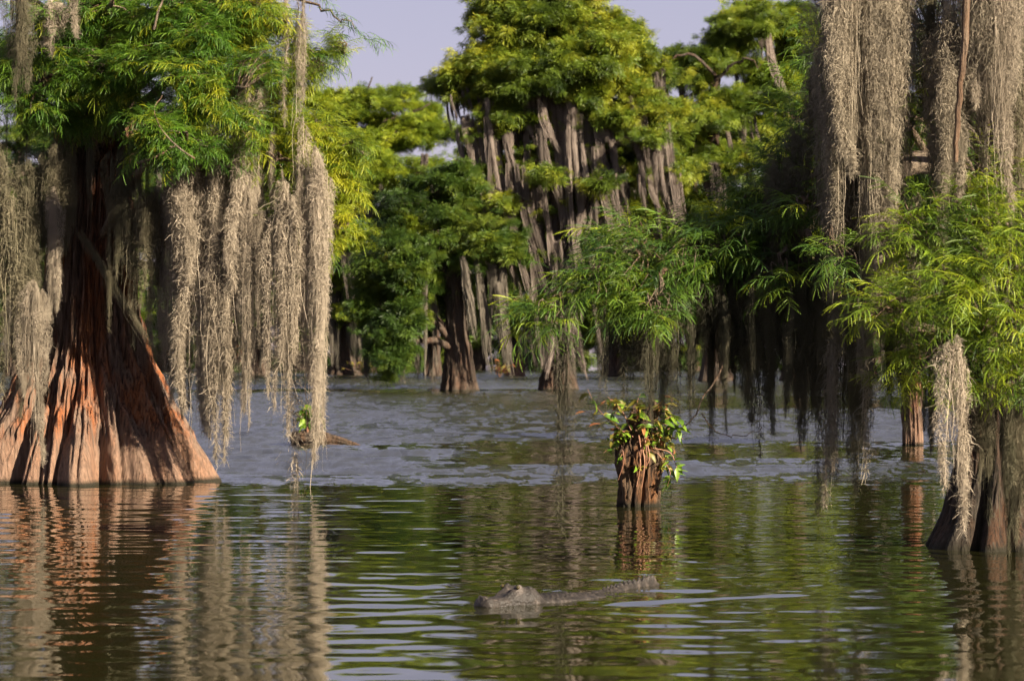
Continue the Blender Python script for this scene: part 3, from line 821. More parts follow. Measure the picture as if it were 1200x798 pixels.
    # moss: (px, top, bottom, width px, distance, kind)
    M = [(988, -80, 335, 62, 19.65, 'b'), (1020, -90, 350, 70, 19.45, 'b'), (1005, 60, 420, 50, 19.7, 'b'), (1046, -80, 300, 46, 19.6, 'b'), (1165, -90, 235, 66, 19.25, 'b'), (1110, 60, 255, 56, 19.35, 'b'), (1012, 250, 540, 26, 19.6, 'b'), (985, -60, 290, 64, 19.6, 'b'), (1012, -70, 345, 84, 19.4, 'b'), (1040, -40, 330, 40, 19.5, 'b'), (1055, -60, 200, 34, 19.7, 'b'), (1000, 150, 400, 50, 19.7, 'o'),
         (1010, 260, 560, 40, 19.8, 'o'), (1100, -60, 230, 50, 19.8, 'o'), (1115, 20, 260, 62, 19.5, 'b'), (1150, -60, 190, 76, 19.4, 'b'), (1175, -70, 160, 60, 19.5, 'b'), (1195, -40, 250, 40, 19.6, 'o'), (1110, -20, 240, 40, 19.4, 'b'),
         (1124, 395, 612, 38, 18.6, 'b'), (1180, 400, 560, 50, 19.6, 'o'), (1150, 440, 560, 30, 20.0, 'o'), (1195, 420, 620, 40, 20.4, 'o'), (1160, 420, 600, 30, 20.6, 'o'), (1185, 450, 640, 36, 20.9, 'o'),
         (963, 330, 590, 40, 20.0, 'o'), (985, 360, 560, 36, 20.1, 'o'), (955, 280, 480, 40, 20.2, 'o'), (972, 400, 585, 26, 19.9, 'b'), (1000, 330, 520, 40, 20.3, 'o'),
         (660, 380, 612, 18, 19.7, 'o'), (656, 400, 600, 12, 19.72, 'o'), (708, 355, 480, 12, 19.8, 'o'),
         (900, 300, 500, 60, 20.2, 'o'), (925, 260, 470, 56, 20.3, 'o'), (880, 230, 420, 50, 20.4, 'o'), (940, 330, 520, 40, 20.1, 'o'), (890, 380, 530, 30, 20.2, 'o'),
         (870, 330, 470, 44, 20.3, 'o'), (840, 320, 440, 50, 20.3, 'o'), (810, 325, 450, 44, 20.2, 'o'), (780, 330, 440, 44, 20.2, 'o'), (750, 330, 430, 40, 20.1, 'o'), (730, 345, 460, 26, 20.1, 'o'), (765, 340, 490, 16, 20.1, 'o'), (795, 340, 480, 20, 20.2, 'o'),
         (910, 180, 340, 44, 20.2, 'o'), (935, 150, 330, 50, 20.4, 'o'), (960, 60, 250, 40, 20.5, 'o'), (1075, 230, 420, 30, 20.4, 'o'), (1060, 400, 500, 30, 19.9, 'o'), (1090, 430, 530, 24, 20, 'o'), (1040, 380, 470, 34, 19.8, 'o')]
    for (px, t, b, w, d, kd) in M:
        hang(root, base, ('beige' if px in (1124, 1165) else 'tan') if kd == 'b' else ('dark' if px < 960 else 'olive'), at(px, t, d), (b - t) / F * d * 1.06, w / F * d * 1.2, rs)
    for k in range(26):
        hang(root, base, 'dark', at(rs.uniform(715, 960), rs.uniform(300, 340), rs.uniform(20.2, 20.9)), rs.uniform(.45, .9), rs.uniform(.2, .4), rs)
    for k in range(56):
        px = rs.uniform(735, 1010); t = rs.uniform(320, 400); d = rs.uniform(19.8, 20.6)
        hang(root, base, 'dark', at(px, t, d), rs.uniform(.3, .95), rs.uniform(.03, .12), rs)
    for k in range(26):
        px = rs.uniform(900, 1200); t = rs.uniform(0, 450); d = rs.uniform(20.0, 21.5)
        hang(root, base, 'olive', at(px, t, d), rs.uniform(.4, 1.0), rs.uniform(.08, .25), rs)
    # bare looping twig hanging under the bough
    limb(root, base, [at(852, 400, 19.9), at(845, 432, 19.85), at(832, 455, 19.8), at(818, 478, 19.8), at(808, 495, 19.8), at(800, 500, 19.8)], 0.008, 0.004, M_TWIG, rs, name='twig', wob=0.010)
    limb(root, base, [at(822, 484, 19.8), at(838, 505, 19.8), at(860, 512, 19.8), at(880, 508, 19.9), at(893, 500, 19.9)], 0.0045, 0.002, M_TWIG, rs, name='twig', wob=0.010)
right_tree()

# ------------------------------------------------------------------ trees across the lake
def far_tree(label, px, base_py, trunk_px, spine, clouds, moss, seed, tone='green', bark=None, group=None, rand_moss=0, moss_key='far', dens=1.0, nparts=40, lean=0.0, d=None, limb_extra=(), pad_step=5):
    """clouds: (px, py, rx px, rz px, depth offset m, n); moss: (px, top, bottom, width px, lean deg)"""
    rs = np.random.RandomState(seed)
    d = d or dist_of(base_py); m = d / F
    base = at(px, 0, d); base[2] = 0
    root = thing('cypress_tree', label, 'tree', base, group or 'cypress trees across the lake')
    sp = [at(x, y, d) for x, y in spine]
    zt = sp[-1][2]
    path = [(-0.5, base[0], d)] + [(p[2], p[0], d) for p in sp]
    r0 = trunk_px * m / 2
    radii = [(-0.5, r0 * 1.1), (0.0, r0), (0.8, r0 * 0.72), (2.5, r0 * 0.5), (zt * 0.6, r0 * 0.36), (zt, r0 * 0.14)]
    link('trunk', trunk_mesh('trunk', path, radii, (9, 0.35), seed, bark or M_BARK_FAR, 90, 50, base, bark=0.05, toes=0.06), root)
    Z = np.array([q[0] for q in path]); Xs = np.array([q[1] for q in path])
    spots = []
    for (cx, cy, rx, rz, dy, n) in clouds:
        c = at(cx, cy, d + dy)
        r = (rx * m, max(0.8, rx * m * 0.8), rz * m)
        s = []
        npad = 15
        for q in range(npad):
            o = nrm(rs.normal(0, 1, 3)) * rs.uniform(0.25, 1.35)
            cc = c + o * np.array(r) * np.array([1, 1, 0.9])
            sc_ = rs.uniform(0.16, 0.40)
            s += cloud_spots(cc, (r[0] * sc_ * 1.15 + .3, r[1] * sc_ + .25, r[2] * sc_ * 0.42 + .12), int(n * dens * 4.3 / npad), rs, 0.36, 0.95, 5, shell=0.2, out_bias=0.9, fray=0.34)
        spots += s
        tz = np.clip(c[2] - 0.35 * abs(c[0] - base[0]) - 0.5, 1.5, zt)
        a = np.array([np.interp(tz, Z, Xs), d, tz])
        limb(root, base, [a, (a + c) / 2 + np.array([0, 0, 0.5]), c, c + nrm(c - a) * rx * m * 0.6], 0.16, 0.04, M_BARK_FAR, rs, twigs=[q[0] for q in s[::6]], sides=5, n=10, wob=0.12)
    for (mx, t, b, w, ln) in moss[::pad_step]:      # each curtain hangs from a small bough of its own
        c = at(mx, t, d - 1.2)
        spots += cloud_spots(c, (w * m * 0.9 + .55, 0.8, 0.26), int(16 + w * 0.9), rs, 0.32, 0.66, 5, shell=0.1, out_bias=0.9)
    for pts in limb_extra:
        limb(root, base, [at(x, y, d + o) for x, y, o in pts], 0.09, 0.03, M_BARK_FAR, rs, sides=5, n=12, wob=0.08)
    crown(root, base, spots, CLUMPS[tone], 'leaf_spray', nparts)
    for (mx, t, b, w, ln) in moss:
        hang(root, base, moss_key, at(mx, t, d - rs.uniform(0.3, 2.0)), (b - t) * m, w * m, rs, lean=ln)
    for k in range(rand_moss):
        cx, cy, rx, rz, dy, n = clouds[rs.randint(len(clouds))]
        p = at(cx + rs.uniform(-.8, .8) * rx, cy + rz * rs.uniform(0.4, 1.0), d + dy + rs.uniform(-.8, 1.6))
        L = rs.uniform(1.2, 4.5)
        if p[2] - L < 0.15: L = p[2] - 0.2
        hang(root, base, moss_key, p, L, L * rs.uniform(0.09, 0.2), rs, lean=lean + rs.normal(0, 2))
    return root

rsm = np.random.RandomState(77)
mo = []      # the great moss curtains of the middle tree, blown towards the right
for (x, t, b, w, ln) in [(560, 130, 250, 20, -8), (575, 110, 260, 18, -10), (590, 150, 300, 22, -12), (555, 160, 330, 16, -6), (600, 190, 345, 18, -14), (612, 215, 365, 26, -12), (625, 140, 260, 20, -9),
        (640, 100, 240, 22, -6), (655, 150, 300, 26, -5), (668, 110, 260, 26, -4), (680, 130, 330, 22, -2), (664, 210, 390, 24, -4), (640, 250, 380, 20, -8), (620, 260, 400, 16, -12), (690, 120, 250, 22, -8), (700, 130, 290, 20, -9), (712, 170, 330, 18, -6),
        (735, 110, 200, 20, -12), (745, 120, 220, 16, -8), (765, 130, 260, 18, -3), (775, 140, 285, 14, -2), (790, 200, 270, 10, -2), (720, 190, 260, 20, -4), (655, 80, 160, 20, -3), (630, 90, 190, 20, -6), (605, 100, 180, 16, -8), (675, 240, 400, 20, -2),
        (650, 290, 430, 18, 3), (632, 300, 420, 16, -14), (690, 230, 380, 18, 4), (660, 340, 445, 14, 4), (645, 180, 320, 22, -10), (700, 200, 300, 16, -6), (580, 200, 310, 16, -10), (568, 240, 330, 12, -8), (757, 200, 275, 12, -4), (620, 170, 300, 18, -10), (672, 290, 420, 20, 2), (540, 95, 150, 10, -4), (530, 105, 150, 8, -3)]:
    for q in range(7):
        hh = (b - t) * rsm.uniform(0.3, 1.12); tt = t + (rsm.uniform(0, 7) if q < 5 else rsm.uniform(10, 70))
        mo.append((x + rsm.uniform(-0.9, 0.9) * w, tt, min(tt + hh, 446), w * rsm.uniform(0.25, 0.6), ln * rsm.uniform(0.0, 0.6) + rsm.normal(0, 1.5)))
far_tree('tall middle cypress hung with long windblown rosy moss, crown against the sky', 655, 457, 48, [(655, 440), (662, 300), (675, 150), (668, 40), (665, -60)],
    [(640, 20, 66, 40, 0, 260), (592, 60, 50, 40, -1, 190), (560, 90, 40, 26, -1, 90), (740, 75, 40, 26, 0, 90), (690, 65, 50, 34, -1.5, 120), (740, 180, 44, 40, 2, 90), (780, 200, 26, 40, 2, 60), (690, 35, 44, 40, 0, 130), (655, -30, 60, 40, 0, 120), (620, 95, 40, 22, -2, 80), (570, 110, 36, 20, -1, 70), (530, 100, 24, 10, 0, 26), (715, 95, 40, 20, -1, 80), (755, 125, 34, 20, -1, 70), (785, 150, 18, 16, 0, 24), (600, 15, 34, 26, 0, 70),
     (725, 40, 20, 26, 1, 40), (680, 90, 34, 20, -2, 60), (770, 75, 12, 4, 0, 6), (725, 205, 22, 10, 0, 16), (745, 245, 16, 10, 0, 14), (650, 60, 50, 30, 1.5, 90), (640, 130, 50, 30, 2, 80), (690, 310, 24, 20, -1, 24), (700, 160, 40, 30, 2.5, 60), (590, 300, 20, 24, 0, 24), (640, 180, 60, 40, 4, 110), (600, 240, 46, 40, 3, 80), (720, 160, 50, 30, 3, 80), (690, 250, 46, 40, 3, 80), (650, 320, 50, 40, 3, 70), (575, 160, 36, 34, 2.5, 60),
     (600, 140, 20, 8, -1.5, 18), (722, 140, 24, 9, -2, 22), (640, 205, 14, 7, -3, 12), (592, 235, 12, 8, -2.8, 12), (700, 215, 14, 7, -3, 12), (760, 160, 16, 8, -2.8, 16), (570, 290, 12, 10, -2.6, 12)],
    mo, 31, tone='green', nparts=60, rand_moss=16, lean=-3, pad_step=7)
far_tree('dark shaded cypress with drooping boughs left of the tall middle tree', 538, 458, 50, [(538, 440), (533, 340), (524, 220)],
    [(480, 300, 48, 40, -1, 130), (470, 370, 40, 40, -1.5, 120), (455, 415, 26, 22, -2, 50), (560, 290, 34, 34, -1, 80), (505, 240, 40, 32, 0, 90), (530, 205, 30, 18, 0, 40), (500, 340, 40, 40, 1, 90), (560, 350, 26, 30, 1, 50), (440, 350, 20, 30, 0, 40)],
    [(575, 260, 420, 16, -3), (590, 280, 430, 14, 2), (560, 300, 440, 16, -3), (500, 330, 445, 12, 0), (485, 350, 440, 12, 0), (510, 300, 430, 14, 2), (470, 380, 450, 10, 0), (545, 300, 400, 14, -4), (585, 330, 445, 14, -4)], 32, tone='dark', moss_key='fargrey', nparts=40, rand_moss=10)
far_tree('pale grey moss draped cypress with yellow green top behind the hanging beige moss', 405, 440, 46, [(405, 430), (408, 300), (415, 150)],
    [(425, 122, 56, 22, 0, 170), (475, 138, 56, 26, 0, 200), (440, 175, 60, 26, -1, 190), (505, 165, 44, 30, 0, 140), (390, 160, 44, 26, 0, 130), (385, 120, 34, 18, 0, 70), (460, 220, 50, 30, 0, 120), (500, 225, 40, 30, -1, 100), (430, 300, 44, 22, 0, 80), (480, 270, 50, 30, 0, 110), (400, 330, 24, 14, -2, 36), (400, 370, 26, 14, -2, 36), (470, 230, 40, 20, 1, 60), (390, 220, 30, 20, 1, 40), (440, 270, 30, 14, 0, 30)],
    [(398, 220, 400, 22, 0), (418, 225, 380, 22, -2), (384, 250, 420, 20, 2), (432, 240, 400, 18, -2), (408, 280, 436, 26, -3), (395, 210, 320, 14, 0), (410, 215, 330, 16, -3), (425, 220, 310, 14, -3), (400, 300, 420, 18, -2), (412, 320, 435, 22, -5), (392, 330, 430, 16, 3), (420, 330, 420, 14, -10), (435, 220, 300, 12, 0), (385, 240, 350, 12, 0), (447, 215, 300, 10, 0), (405, 240, 360, 16, 2)], 33, tone='yellow', moss_key='fargrey', rand_moss=14)
far_tree('snag-topped cypress between the yellow green tree and the dark shaded one', 508, 441, 24, [(508, 430), (511, 300), (512, 196)],
    [(465, 200, 44, 26, 1, 110), (500, 290, 40, 26, 2, 80), (450, 310, 44, 24, 2, 80), (430, 280, 30, 16, 1, 50), (540, 250, 26, 20, 2, 40)],
    [(512, 196, 255, 14, 0), (505, 215, 260, 8, 0), (497, 180, 215, 8, 0)], 34, tone='yellow', rand_moss=10)
far_tree('green cypress with layered boughs behind the low bough of the nearest tree', 838, 447, 44, [(838, 435), (838, 250), (835, 120), (850, 30)],
    [(815, 85, 46, 26, 0, 150), (850, 50, 44, 28, 0, 150), (790, 240, 44, 40, 2, 120), (850, 280, 60, 40, 2, 120), (835, 170, 60, 40, 2, 150), (880, 30, 34, 18, 0, 60), (830, 140, 44, 22, -1, 90), (800, 180, 36, 22, 0, 70), (870, 120, 40, 26, 0, 90), (860, 190, 46, 24, -1, 90), (820, 240, 44, 24, 0, 90), (880, 250, 44, 28, 0, 90), (800, 290, 40, 24, 0, 70), (795, 130, 22, 14, 0, 30), (850, 310, 50, 24, 0, 80)],
    [(838, 190, 245, 16, -2), (828, 200, 240, 10, -3), (850, 195, 235, 12, 0), (805, 110, 160, 6, 0), (812, 190, 220, 10, 0)], 35, tone='green', rand_moss=26, lean=-3, limb_extra=[[(840, 90, -2), (810, 64, -3), (785, 72, -3), (762, 84, -3)], [(838, 95, -2), (870, 70, -3), (892, 75, -3)]])
far_tree('yellow tinged cypress top beside the upper left of the nearest tree', 935, 446, 44, [(935, 435), (930, 200), (915, 20)],
    [(905, 25, 50, 26, 0, 150), (945, 55, 50, 34, 0, 170), (915, 95, 56, 34, 0, 200), (980, 40, 50, 40, 0, 120), (870, 150, 50, 30, 1, 120), (960, 130, 44, 30, 0, 90), (905, 160, 44, 26, 0, 80), (930, 210, 50, 30, 0, 90), (890, 80, 26, 16, -1, 40), (880, 8, 24, 8, 0, 26), (950, 290, 50, 34, 0, 80)],
    [(910, 180, 240, 12, 0)], 36, tone='yellow', rand_moss=20, limb_extra=[[(900, 60, -2), (885, 20, -2), (875, 4, -3)], [(905, 50, -2), (885, 36, -3), (870, 38, -3)]])
far_tree('low yellow green cypress glimpsed right of the dark shaded one', 603, 441, 26, [(603, 430), (605, 350), (610, 230)],
    [(610, 320, 26, 36, 0, 80), (625, 370, 26, 24, -1, 60), (590, 370, 22, 26, 0, 40), (615, 250, 30, 30, 0, 60), (690, 390, 24, 20, 0, 40)], [(600, 390, 440, 10, 0), (612, 385, 436, 10, 0), (590, 380, 436, 8, 0)], 37, tone='yellow', bark=M_BARK_RED, rand_moss=12, moss_key='fargrey')
far_tree('cypress half hidden behind the low bough, right of the tall middle tree', 718, 441, 30, [(718, 430), (722, 330), (725, 190)],
    [(720, 300, 40, 26, 0, 80), (745, 340, 40, 26, -1, 80), (710, 230, 40, 30, 1, 70), (760, 260, 40, 24, 0, 80), (770, 390, 40, 24, 0, 60), (690, 360, 26, 20, 0, 40), (760, 200, 34, 24, 0, 60)], [(720, 340, 435, 12, 0), (745, 350, 430, 10, 0), (760, 370, 435, 10, 0), (700, 360, 436, 10, 2)], 38, tone='yellow', rand_moss=20)
far_tree('cypress seen under the moss between the left trunk and the hanging strands', 300, 440, 34, [(300, 430), (302, 330), (305, 160)],
    [(300, 200, 60, 40, 0, 120), (270, 270, 50, 30, 0, 100), (330, 290, 50, 30, 0, 100), (300, 350, 46, 26, -1, 90), (350, 370, 34, 24, 0, 60), (250, 350, 36, 30, 0, 70), (230, 220, 50, 40, 0, 80), (350, 230, 40, 30, 0, 80), (270, 400, 30, 14, 0, 30)],
    [(292, 380, 434, 10, 0), (310, 370, 436, 12, 0), (330, 350, 430, 10, 0), (275, 370, 430, 10, 0)], 39, tone='dark', moss_key='fargrey', rand_moss=24)
far_tree('cypress in the gap beneath the bright right hand boughs', 1010, 444, 40, [(1010, 435), (1012, 300), (1015, 100)],
    [(1010, 130, 60, 40, 0, 120), (980, 220, 50, 36, 0, 100), (1050, 230, 50, 36, 0, 100), (1010, 310, 56, 30, 0, 100), (960, 350, 40, 26, 0, 60), (1060, 340, 44, 26, 0, 60), (1100, 150, 50, 40, 0, 80)], [(995, 360, 440, 12, 0), (1020, 370, 440, 12, 0), (970, 380, 438, 12, 0)], 40, tone='dark', moss_key='fargrey', rand_moss=26)
far_tree('cypress behind the trunk of the nearest tree at the right edge', 1165, 445, 40, [(1165, 435), (1165, 300), (1165, 100)],
    [(1160, 130, 60, 40, 0, 100), (1120, 220, 50, 36, 0, 80), (1200, 230, 50, 36, 0, 80), (1150, 310, 56, 30, 0, 80), (1210, 350, 40, 26, 0, 60), (1110, 350, 40, 26, 0, 60)], [(1140, 360, 440, 12, 0), (1180, 370, 440, 12, 0)], 41, tone='green', moss_key='fargrey', rand_moss=20)
far_tree('slim straight red brown cypress trunk standing between the two right hand mosses', 1070, 522, 26, [(1070, 500), (1068, 400), (1066, 250)],
    [(1040, 330, 26, 12, 0, 14), (1095, 350, 26, 12, 0, 14), (1070, 260, 40, 24, 0, 40), (1080, 180, 44, 30, 0, 40)], [(1040, 350, 440, 10, 0), (1090, 360, 450, 9, 0)], 42, tone='dark', bark=M_BARK_RED, moss_key='fargrey', nparts=20)

far_tree('cypress seen past the left edge of the huge flaring trunk', 20, 441, 36, [(20, 430), (22, 300), (25, 60)],
    [(20, 80, 60, 40, 0, 120), (60, 160, 60, 40, 0, 120), (-20, 180, 60, 40, 0, 100), (30, 240, 60, 40, 0, 110), (110, 210, 60, 40, 0, 100), (60, 320, 60, 36, 0, 90), (-10, 370, 50, 30, 0, 60), (110, 330, 50, 40, 0, 60), (170, 150, 50, 40, 0, 80)],
    [(10, 340, 436, 12, 0), (40, 350, 436, 12, 0)], 43, tone='dark', moss_key='fargrey', rand_moss=16, nparts=20)

# distant wood that closes the view
def distant_wood():
    rs = np.random.RandomState(9)
    mb = MB()
    base = np.array([0, 215.0, 0])
    tops = []
    for x in np.arange(-78, 80, 2.6):
        d = rs.uniform(200, 238); hgt = rs.uniform(15.0, 20.0)
        if -20 < x < 16: hgt *= 0.92
        mb.add(*tube_arr(bez([(x, d, -0.4), (x + rs.normal(0, .3), d, hgt * .5), (x + rs.normal(0, .6), d, hgt)], 8), np.linspace(rs.uniform(.4, .7), .08, 8), 6))
        tops.append((x, d, hgt))
    root = link('distant_woods', mb.mesh('distant_woods', M_BARK_FAR, True))
    root['kind'] = 'stuff'; root['label'] = 'distant mass of cypress woods along the far shore'; 
    spots = []
    for (x, d, hgt) in tops:
        for k in range(11):
            z = hgt * (0.04 + 0.94 * k / 10.0)
            c = np.array([x + rs.normal(0, 1.4), d + rs.normal(0, 1.5), z])
            spots += cloud_spots(c, (2.3, 2.0, 0.9), 26 if k < 4 else 15, rs, 1.2, 2.3, 5, shell=0.2)
    crown(root, np.zeros(3), spots, CLUMPS['dark'], 'leaf_spray', 5)
    for o in root.children: o['kind'] = 'stuff'
distant_wood()

# ------------------------------------------------------------------ stump with a shrub on it
def plain_mat(name, col, col2=None, rough=0.6, scale=20.0, bump=0.0, spec=0.4, transl=0.0):
    m, nt, out = new_mat(name)
    geo = N(nt, 'ShaderNodeNewGeometry'); oi = N(nt, 'ShaderNodeObjectInfo')
    nz = noise(nt, geo.outputs['Position'], scale, 4)
    f = math_n(nt, 'ADD', math_n(nt, 'MULTIPLY', nz, 0.7), math_n(nt, 'MULTIPLY', oi.outputs['Random'], 0.45))
    c = ramp(nt, f, [(0.3, col), (0.75, col2 or col)])
    bs = N(nt, 'ShaderNodeBsdfPrincipled'); nt.links.new(c, bs.inputs['Base Color'])
    bs.inputs['Roughness'].default_value = rough; bs.inputs['Specular IOR Level'].default_value = spec
    if bump:
        bp = N(nt, 'ShaderNodeBump'); bp.inputs['Strength'].default_value = 0.8; bp.inputs['Distance'].default_value = bump
        nt.links.new(nz, bp.inputs['Height']); nt.links.new(bp.outputs[0], bs.inputs['Normal'])
    sh = bs.outputs[0]
    if transl:
        tr = N(nt, 'ShaderNodeBsdfTranslucent'); nt.links.new(c, tr.inputs[0])
        mx = N(nt, 'ShaderNodeMixShader'); mx.inputs[0].default_value = transl
        nt.links.new(sh, mx.inputs[1]); nt.links.new(tr.outputs[0], mx.inputs[2]); sh = mx.outputs[0]
    nt.links.new(sh, out.inputs[0])
    return m

M_LEAF = plain_mat('shrub_leaf_green', (0.07, 0.16, 0.012), (0.18, 0.27, 0.025), 0.4, 9, transl=0.35)
M_LEAF_Y = plain_mat('shrub_leaf_olive', (0.13, 0.13, 0.02), (0.24, 0.20, 0.03), 0.45, 9, transl=0.35)
M_LEAF_R = plain_mat('shrub_leaf_russet', (0.16, 0.05, 0.02), (0.30, 0.13, 0.04), 0.5, 9, transl=0.3)
M_STEM = plain_mat('shrub_stem', (0.16, 0.07, 0.04), (0.28, 0.14, 0.08), 0.6, 30)

def leaf_mesh(name, L, W, mat, curl=0.25):
    prof = [(0, 0.04), (0.2, 0.75), (0.45, 1.0), (0.75, 0.62), (1.0, 0.03)]
    v = []; f = []
    for t, w in prof:
        z = -curl * L * t * t
        v += [(t * L, -w * W / 2, z + abs(w) * W * 0.16), (t * L, 0, z), (t * L, w * W / 2, z + abs(w) * W * 0.16)]
    for i in range(4):
        a = i * 3
        f += [(a, a + 1, a + 4, a + 3), (a + 1, a + 2, a + 5, a + 4)]
    return mesh_np(name, np.array(v), np.array(f), mat)
LEAVES = {k: [leaf_mesh('leaf', l, w, m, c) for (l, w, c) in ((.10, .038, .25), (.12, .05, .4), (.08, .034, .15))] for k, m in (('g', M_LEAF), ('y', M_LEAF_Y), ('r', M_LEAF_R))}

def stump():
    rs = np.random.RandomState(4)
    d = dist_of(594) + 0.2
    base = at(748, 0, d); base[2] = 0
    root = thing('tree_stump', 'broken fluted stump standing in open water, overgrown with leafy shoots', 'stump', base)
    nseg, nrow = 200, 90
    th = np.arange(nseg) / nseg * 2 * np.pi; u = np.linspace(0, 1, nrow)
    T, U = np.meshgrid(th, u)
    top = 0.90 + 0.10 * vnoise(np.arange(nseg) / nseg * 14, 3) + 0.10 * np.cos(th - 0.4)
    Z = -0.3 + (top[None, :] + 0.3) * U
    r = np.interp(Z, [-.3, 0, .22, .42, .52, .62, .75, .9, 1.1], [.195, .20, .215, .25, .235, .19, .17, .15, .11])
    lob = np.abs(np.sin(np.pi * (T * 9 / (2 * np.pi) + 0.35 * vnoise2(T * 9 / (2 * np.pi), Z * 2, 6, 9)))) ** 0.6
    low = np.clip((0.55 - Z) / 0.2, 0.25, 1)
    r = r * (1 - 0.38 * (1 - lob) * low)
    for m, zz, am in ((16, 4.0, .024), (24, 5.0, .022), (48, 9, .018), (96, 20, .012)):
        r = r + am * vnoise2(T * m / (2 * np.pi), Z * zz, m, m)
    X = base[0] + r * np.cos(T) + 0.03 * np.clip(Z, 0, 1); Y = base[1] + r * np.sin(T)
    v = np.stack([X, Y, Z], -1).reshape(-1, 3)
    # hollow inside of the broken top
    inner = np.stack([base[0] + 0.6 * r[-1] * np.cos(th), base[1] + 0.6 * r[-1] * np.sin(th), Z[-1] - 0.10], -1)
    cen = np.array([[base[0], base[1], 0.62]])
    v = np.vstack([v, inner, cen])
    i = np.arange(nrow - 1)[:, None] * nseg; j = np.arange(nseg)[None, :]; k = (j + 1) % nseg
    f = np.stack([i + j, i + k, i + nseg + k, i + nseg + j], -1).reshape(-1, 4)
    jj = np.arange(nseg); kk = (jj + 1) % nseg; o0 = (nrow - 1) * nseg; o1 = nrow * nseg
    f2 = np.stack([o0 + jj, o0 + kk, o1 + kk, o1 + jj], -1)
    f3 = np.stack([o1 + jj, o1 + kk, np.full(nseg, o1 + nseg)], -1)
    link('trunk', mesh_np('trunk', v - base, [f3, np.vstack([f, f2])], M_STUMP, True), root)
    # splintered shards at the top
    for q in range(7):
        a = rs.uniform(-2.6, 0.6); rr = 0.14
        p = base + np.array([rr * math.cos(a), rr * math.sin(a), 0.80])
        tip = p + np.array([rs.normal(0, .02), rs.normal(0, .02), rs.uniform(.12, .24)])
        mb = MB(); mb.add(*tube_arr(np.array([p, (p + tip) / 2, tip]), [0.045, 0.035, 0.004], 5))
        link('splinter', mb.mesh('splinter', M_STUMP, False, base), root)
    # shrub
    sb = base + np.array([0, 0, 0.72])
    sh = thing('shrub', 'leafy green and russet shrub sprouting from the top of the water stump', 'shrub', sb)
    def shoot(pts, nl, kinds, r0=0.006, ls=(0.9, 1.5), from_t=0.2):
        nl = int(nl * 1.5)
        c = bez(pts, 12)
        mb = MB(); mb.add(*tube_arr(c, np.linspace(r0, 0.002, 12), 5)); link('stem', mb.mesh('stem', M_STEM, True, sb), sh)
        for q in range(nl):
            t = from_t + (1 - from_t) * (q + rs.rand() * .6) / nl; k = min(int(t * 11), 10)
            p = c[k]; kd = kinds[rs.randint(len(kinds))]
            s = rs.uniform(*ls)
            link('leaf', LEAVES[kd][rs.randint(3)], sh, tuple(p - sb), (rs.normal(0, .5), math.radians(rs.uniform(-30, 55)), rs.uniform(0, 6.28)), (s, s, s))
    dd = d - 0.2
    shoot([at(742, 512, dd), at(722, 500, dd), at(700, 478, dd), at(688, 455, dd)], 13, 'ggy', 0.007)
    shoot([at(740, 505, dd), at(728, 480, dd), at(712, 465, dd)], 9, 'gyy')
    shoot([at(760, 500, dd), at(778, 492, dd), at(790, 488, dd), at(800, 500, dd)], 15, 'ggg')
    shoot([at(758, 512, dd), at(778, 505, dd), at(792, 500, dd), at(800, 515, dd)], 15, 'ggg')
    shoot([at(765, 525, dd), at(785, 530, dd), at(792, 545, dd), at(796, 560, dd)], 8, 'g', ls=(.9, 1.3), from_t=.6)
    shoot([at(770, 530, dd), at(785, 552, dd), at(782, 570, dd)], 7, 'g', ls=(.9, 1.3), from_t=.5)
    shoot([at(748, 490, dd), at(746, 475, dd), at(750, 462, dd)], 10, 'ygy')
    for q in range(46):
        a = rs.uniform(-2.9, 0.5); h0 = rs.uniform(0.36, 0.98)
        p = base + np.array([0.17 * math.cos(a), 0.17 * math.sin(a), h0])
        o = np.array([math.cos(a), math.sin(a), rs.uniform(-.1, .8)])
        L = rs.uniform(.08, .22)
        shoot([p, p + o * L * .6 + np.array([0, 0, .02]), p + o * L - np.array([0, 0, .03])], 6, 'gyyr' if q % 3 else 'ggy', 0.004, (0.6, 1.1))
    for (x, y, e) in ((674, 486, 2.4), (690, 500, 2.9)):
        link('leaf', LEAVES['r'][1], sh, tuple(at(x, y, dd) - sb), (0.3, -0.5, 0.2), (1.25, 1.1, 1.25))
    for q in range(6):   # trailing roots
        a = rs.uniform(-2.4, -0.5); p = base + np.array([0.25 * math.cos(a), 0.25 * math.sin(a), rs.uniform(.5, .7)])
        mb = MB(); c = bez([p, p + np.array([0.02, -.03, -.15]), p + np.array([rs.normal(0, .03), -.02, -rs.uniform(.25, .4)])], 8)
        mb.add(*tube_arr(c, np.linspace(.007, .003, 8), 4)); link('aerial_root', mb.mesh('aerial_root', M_STEM, True, sb), sh)
stump()

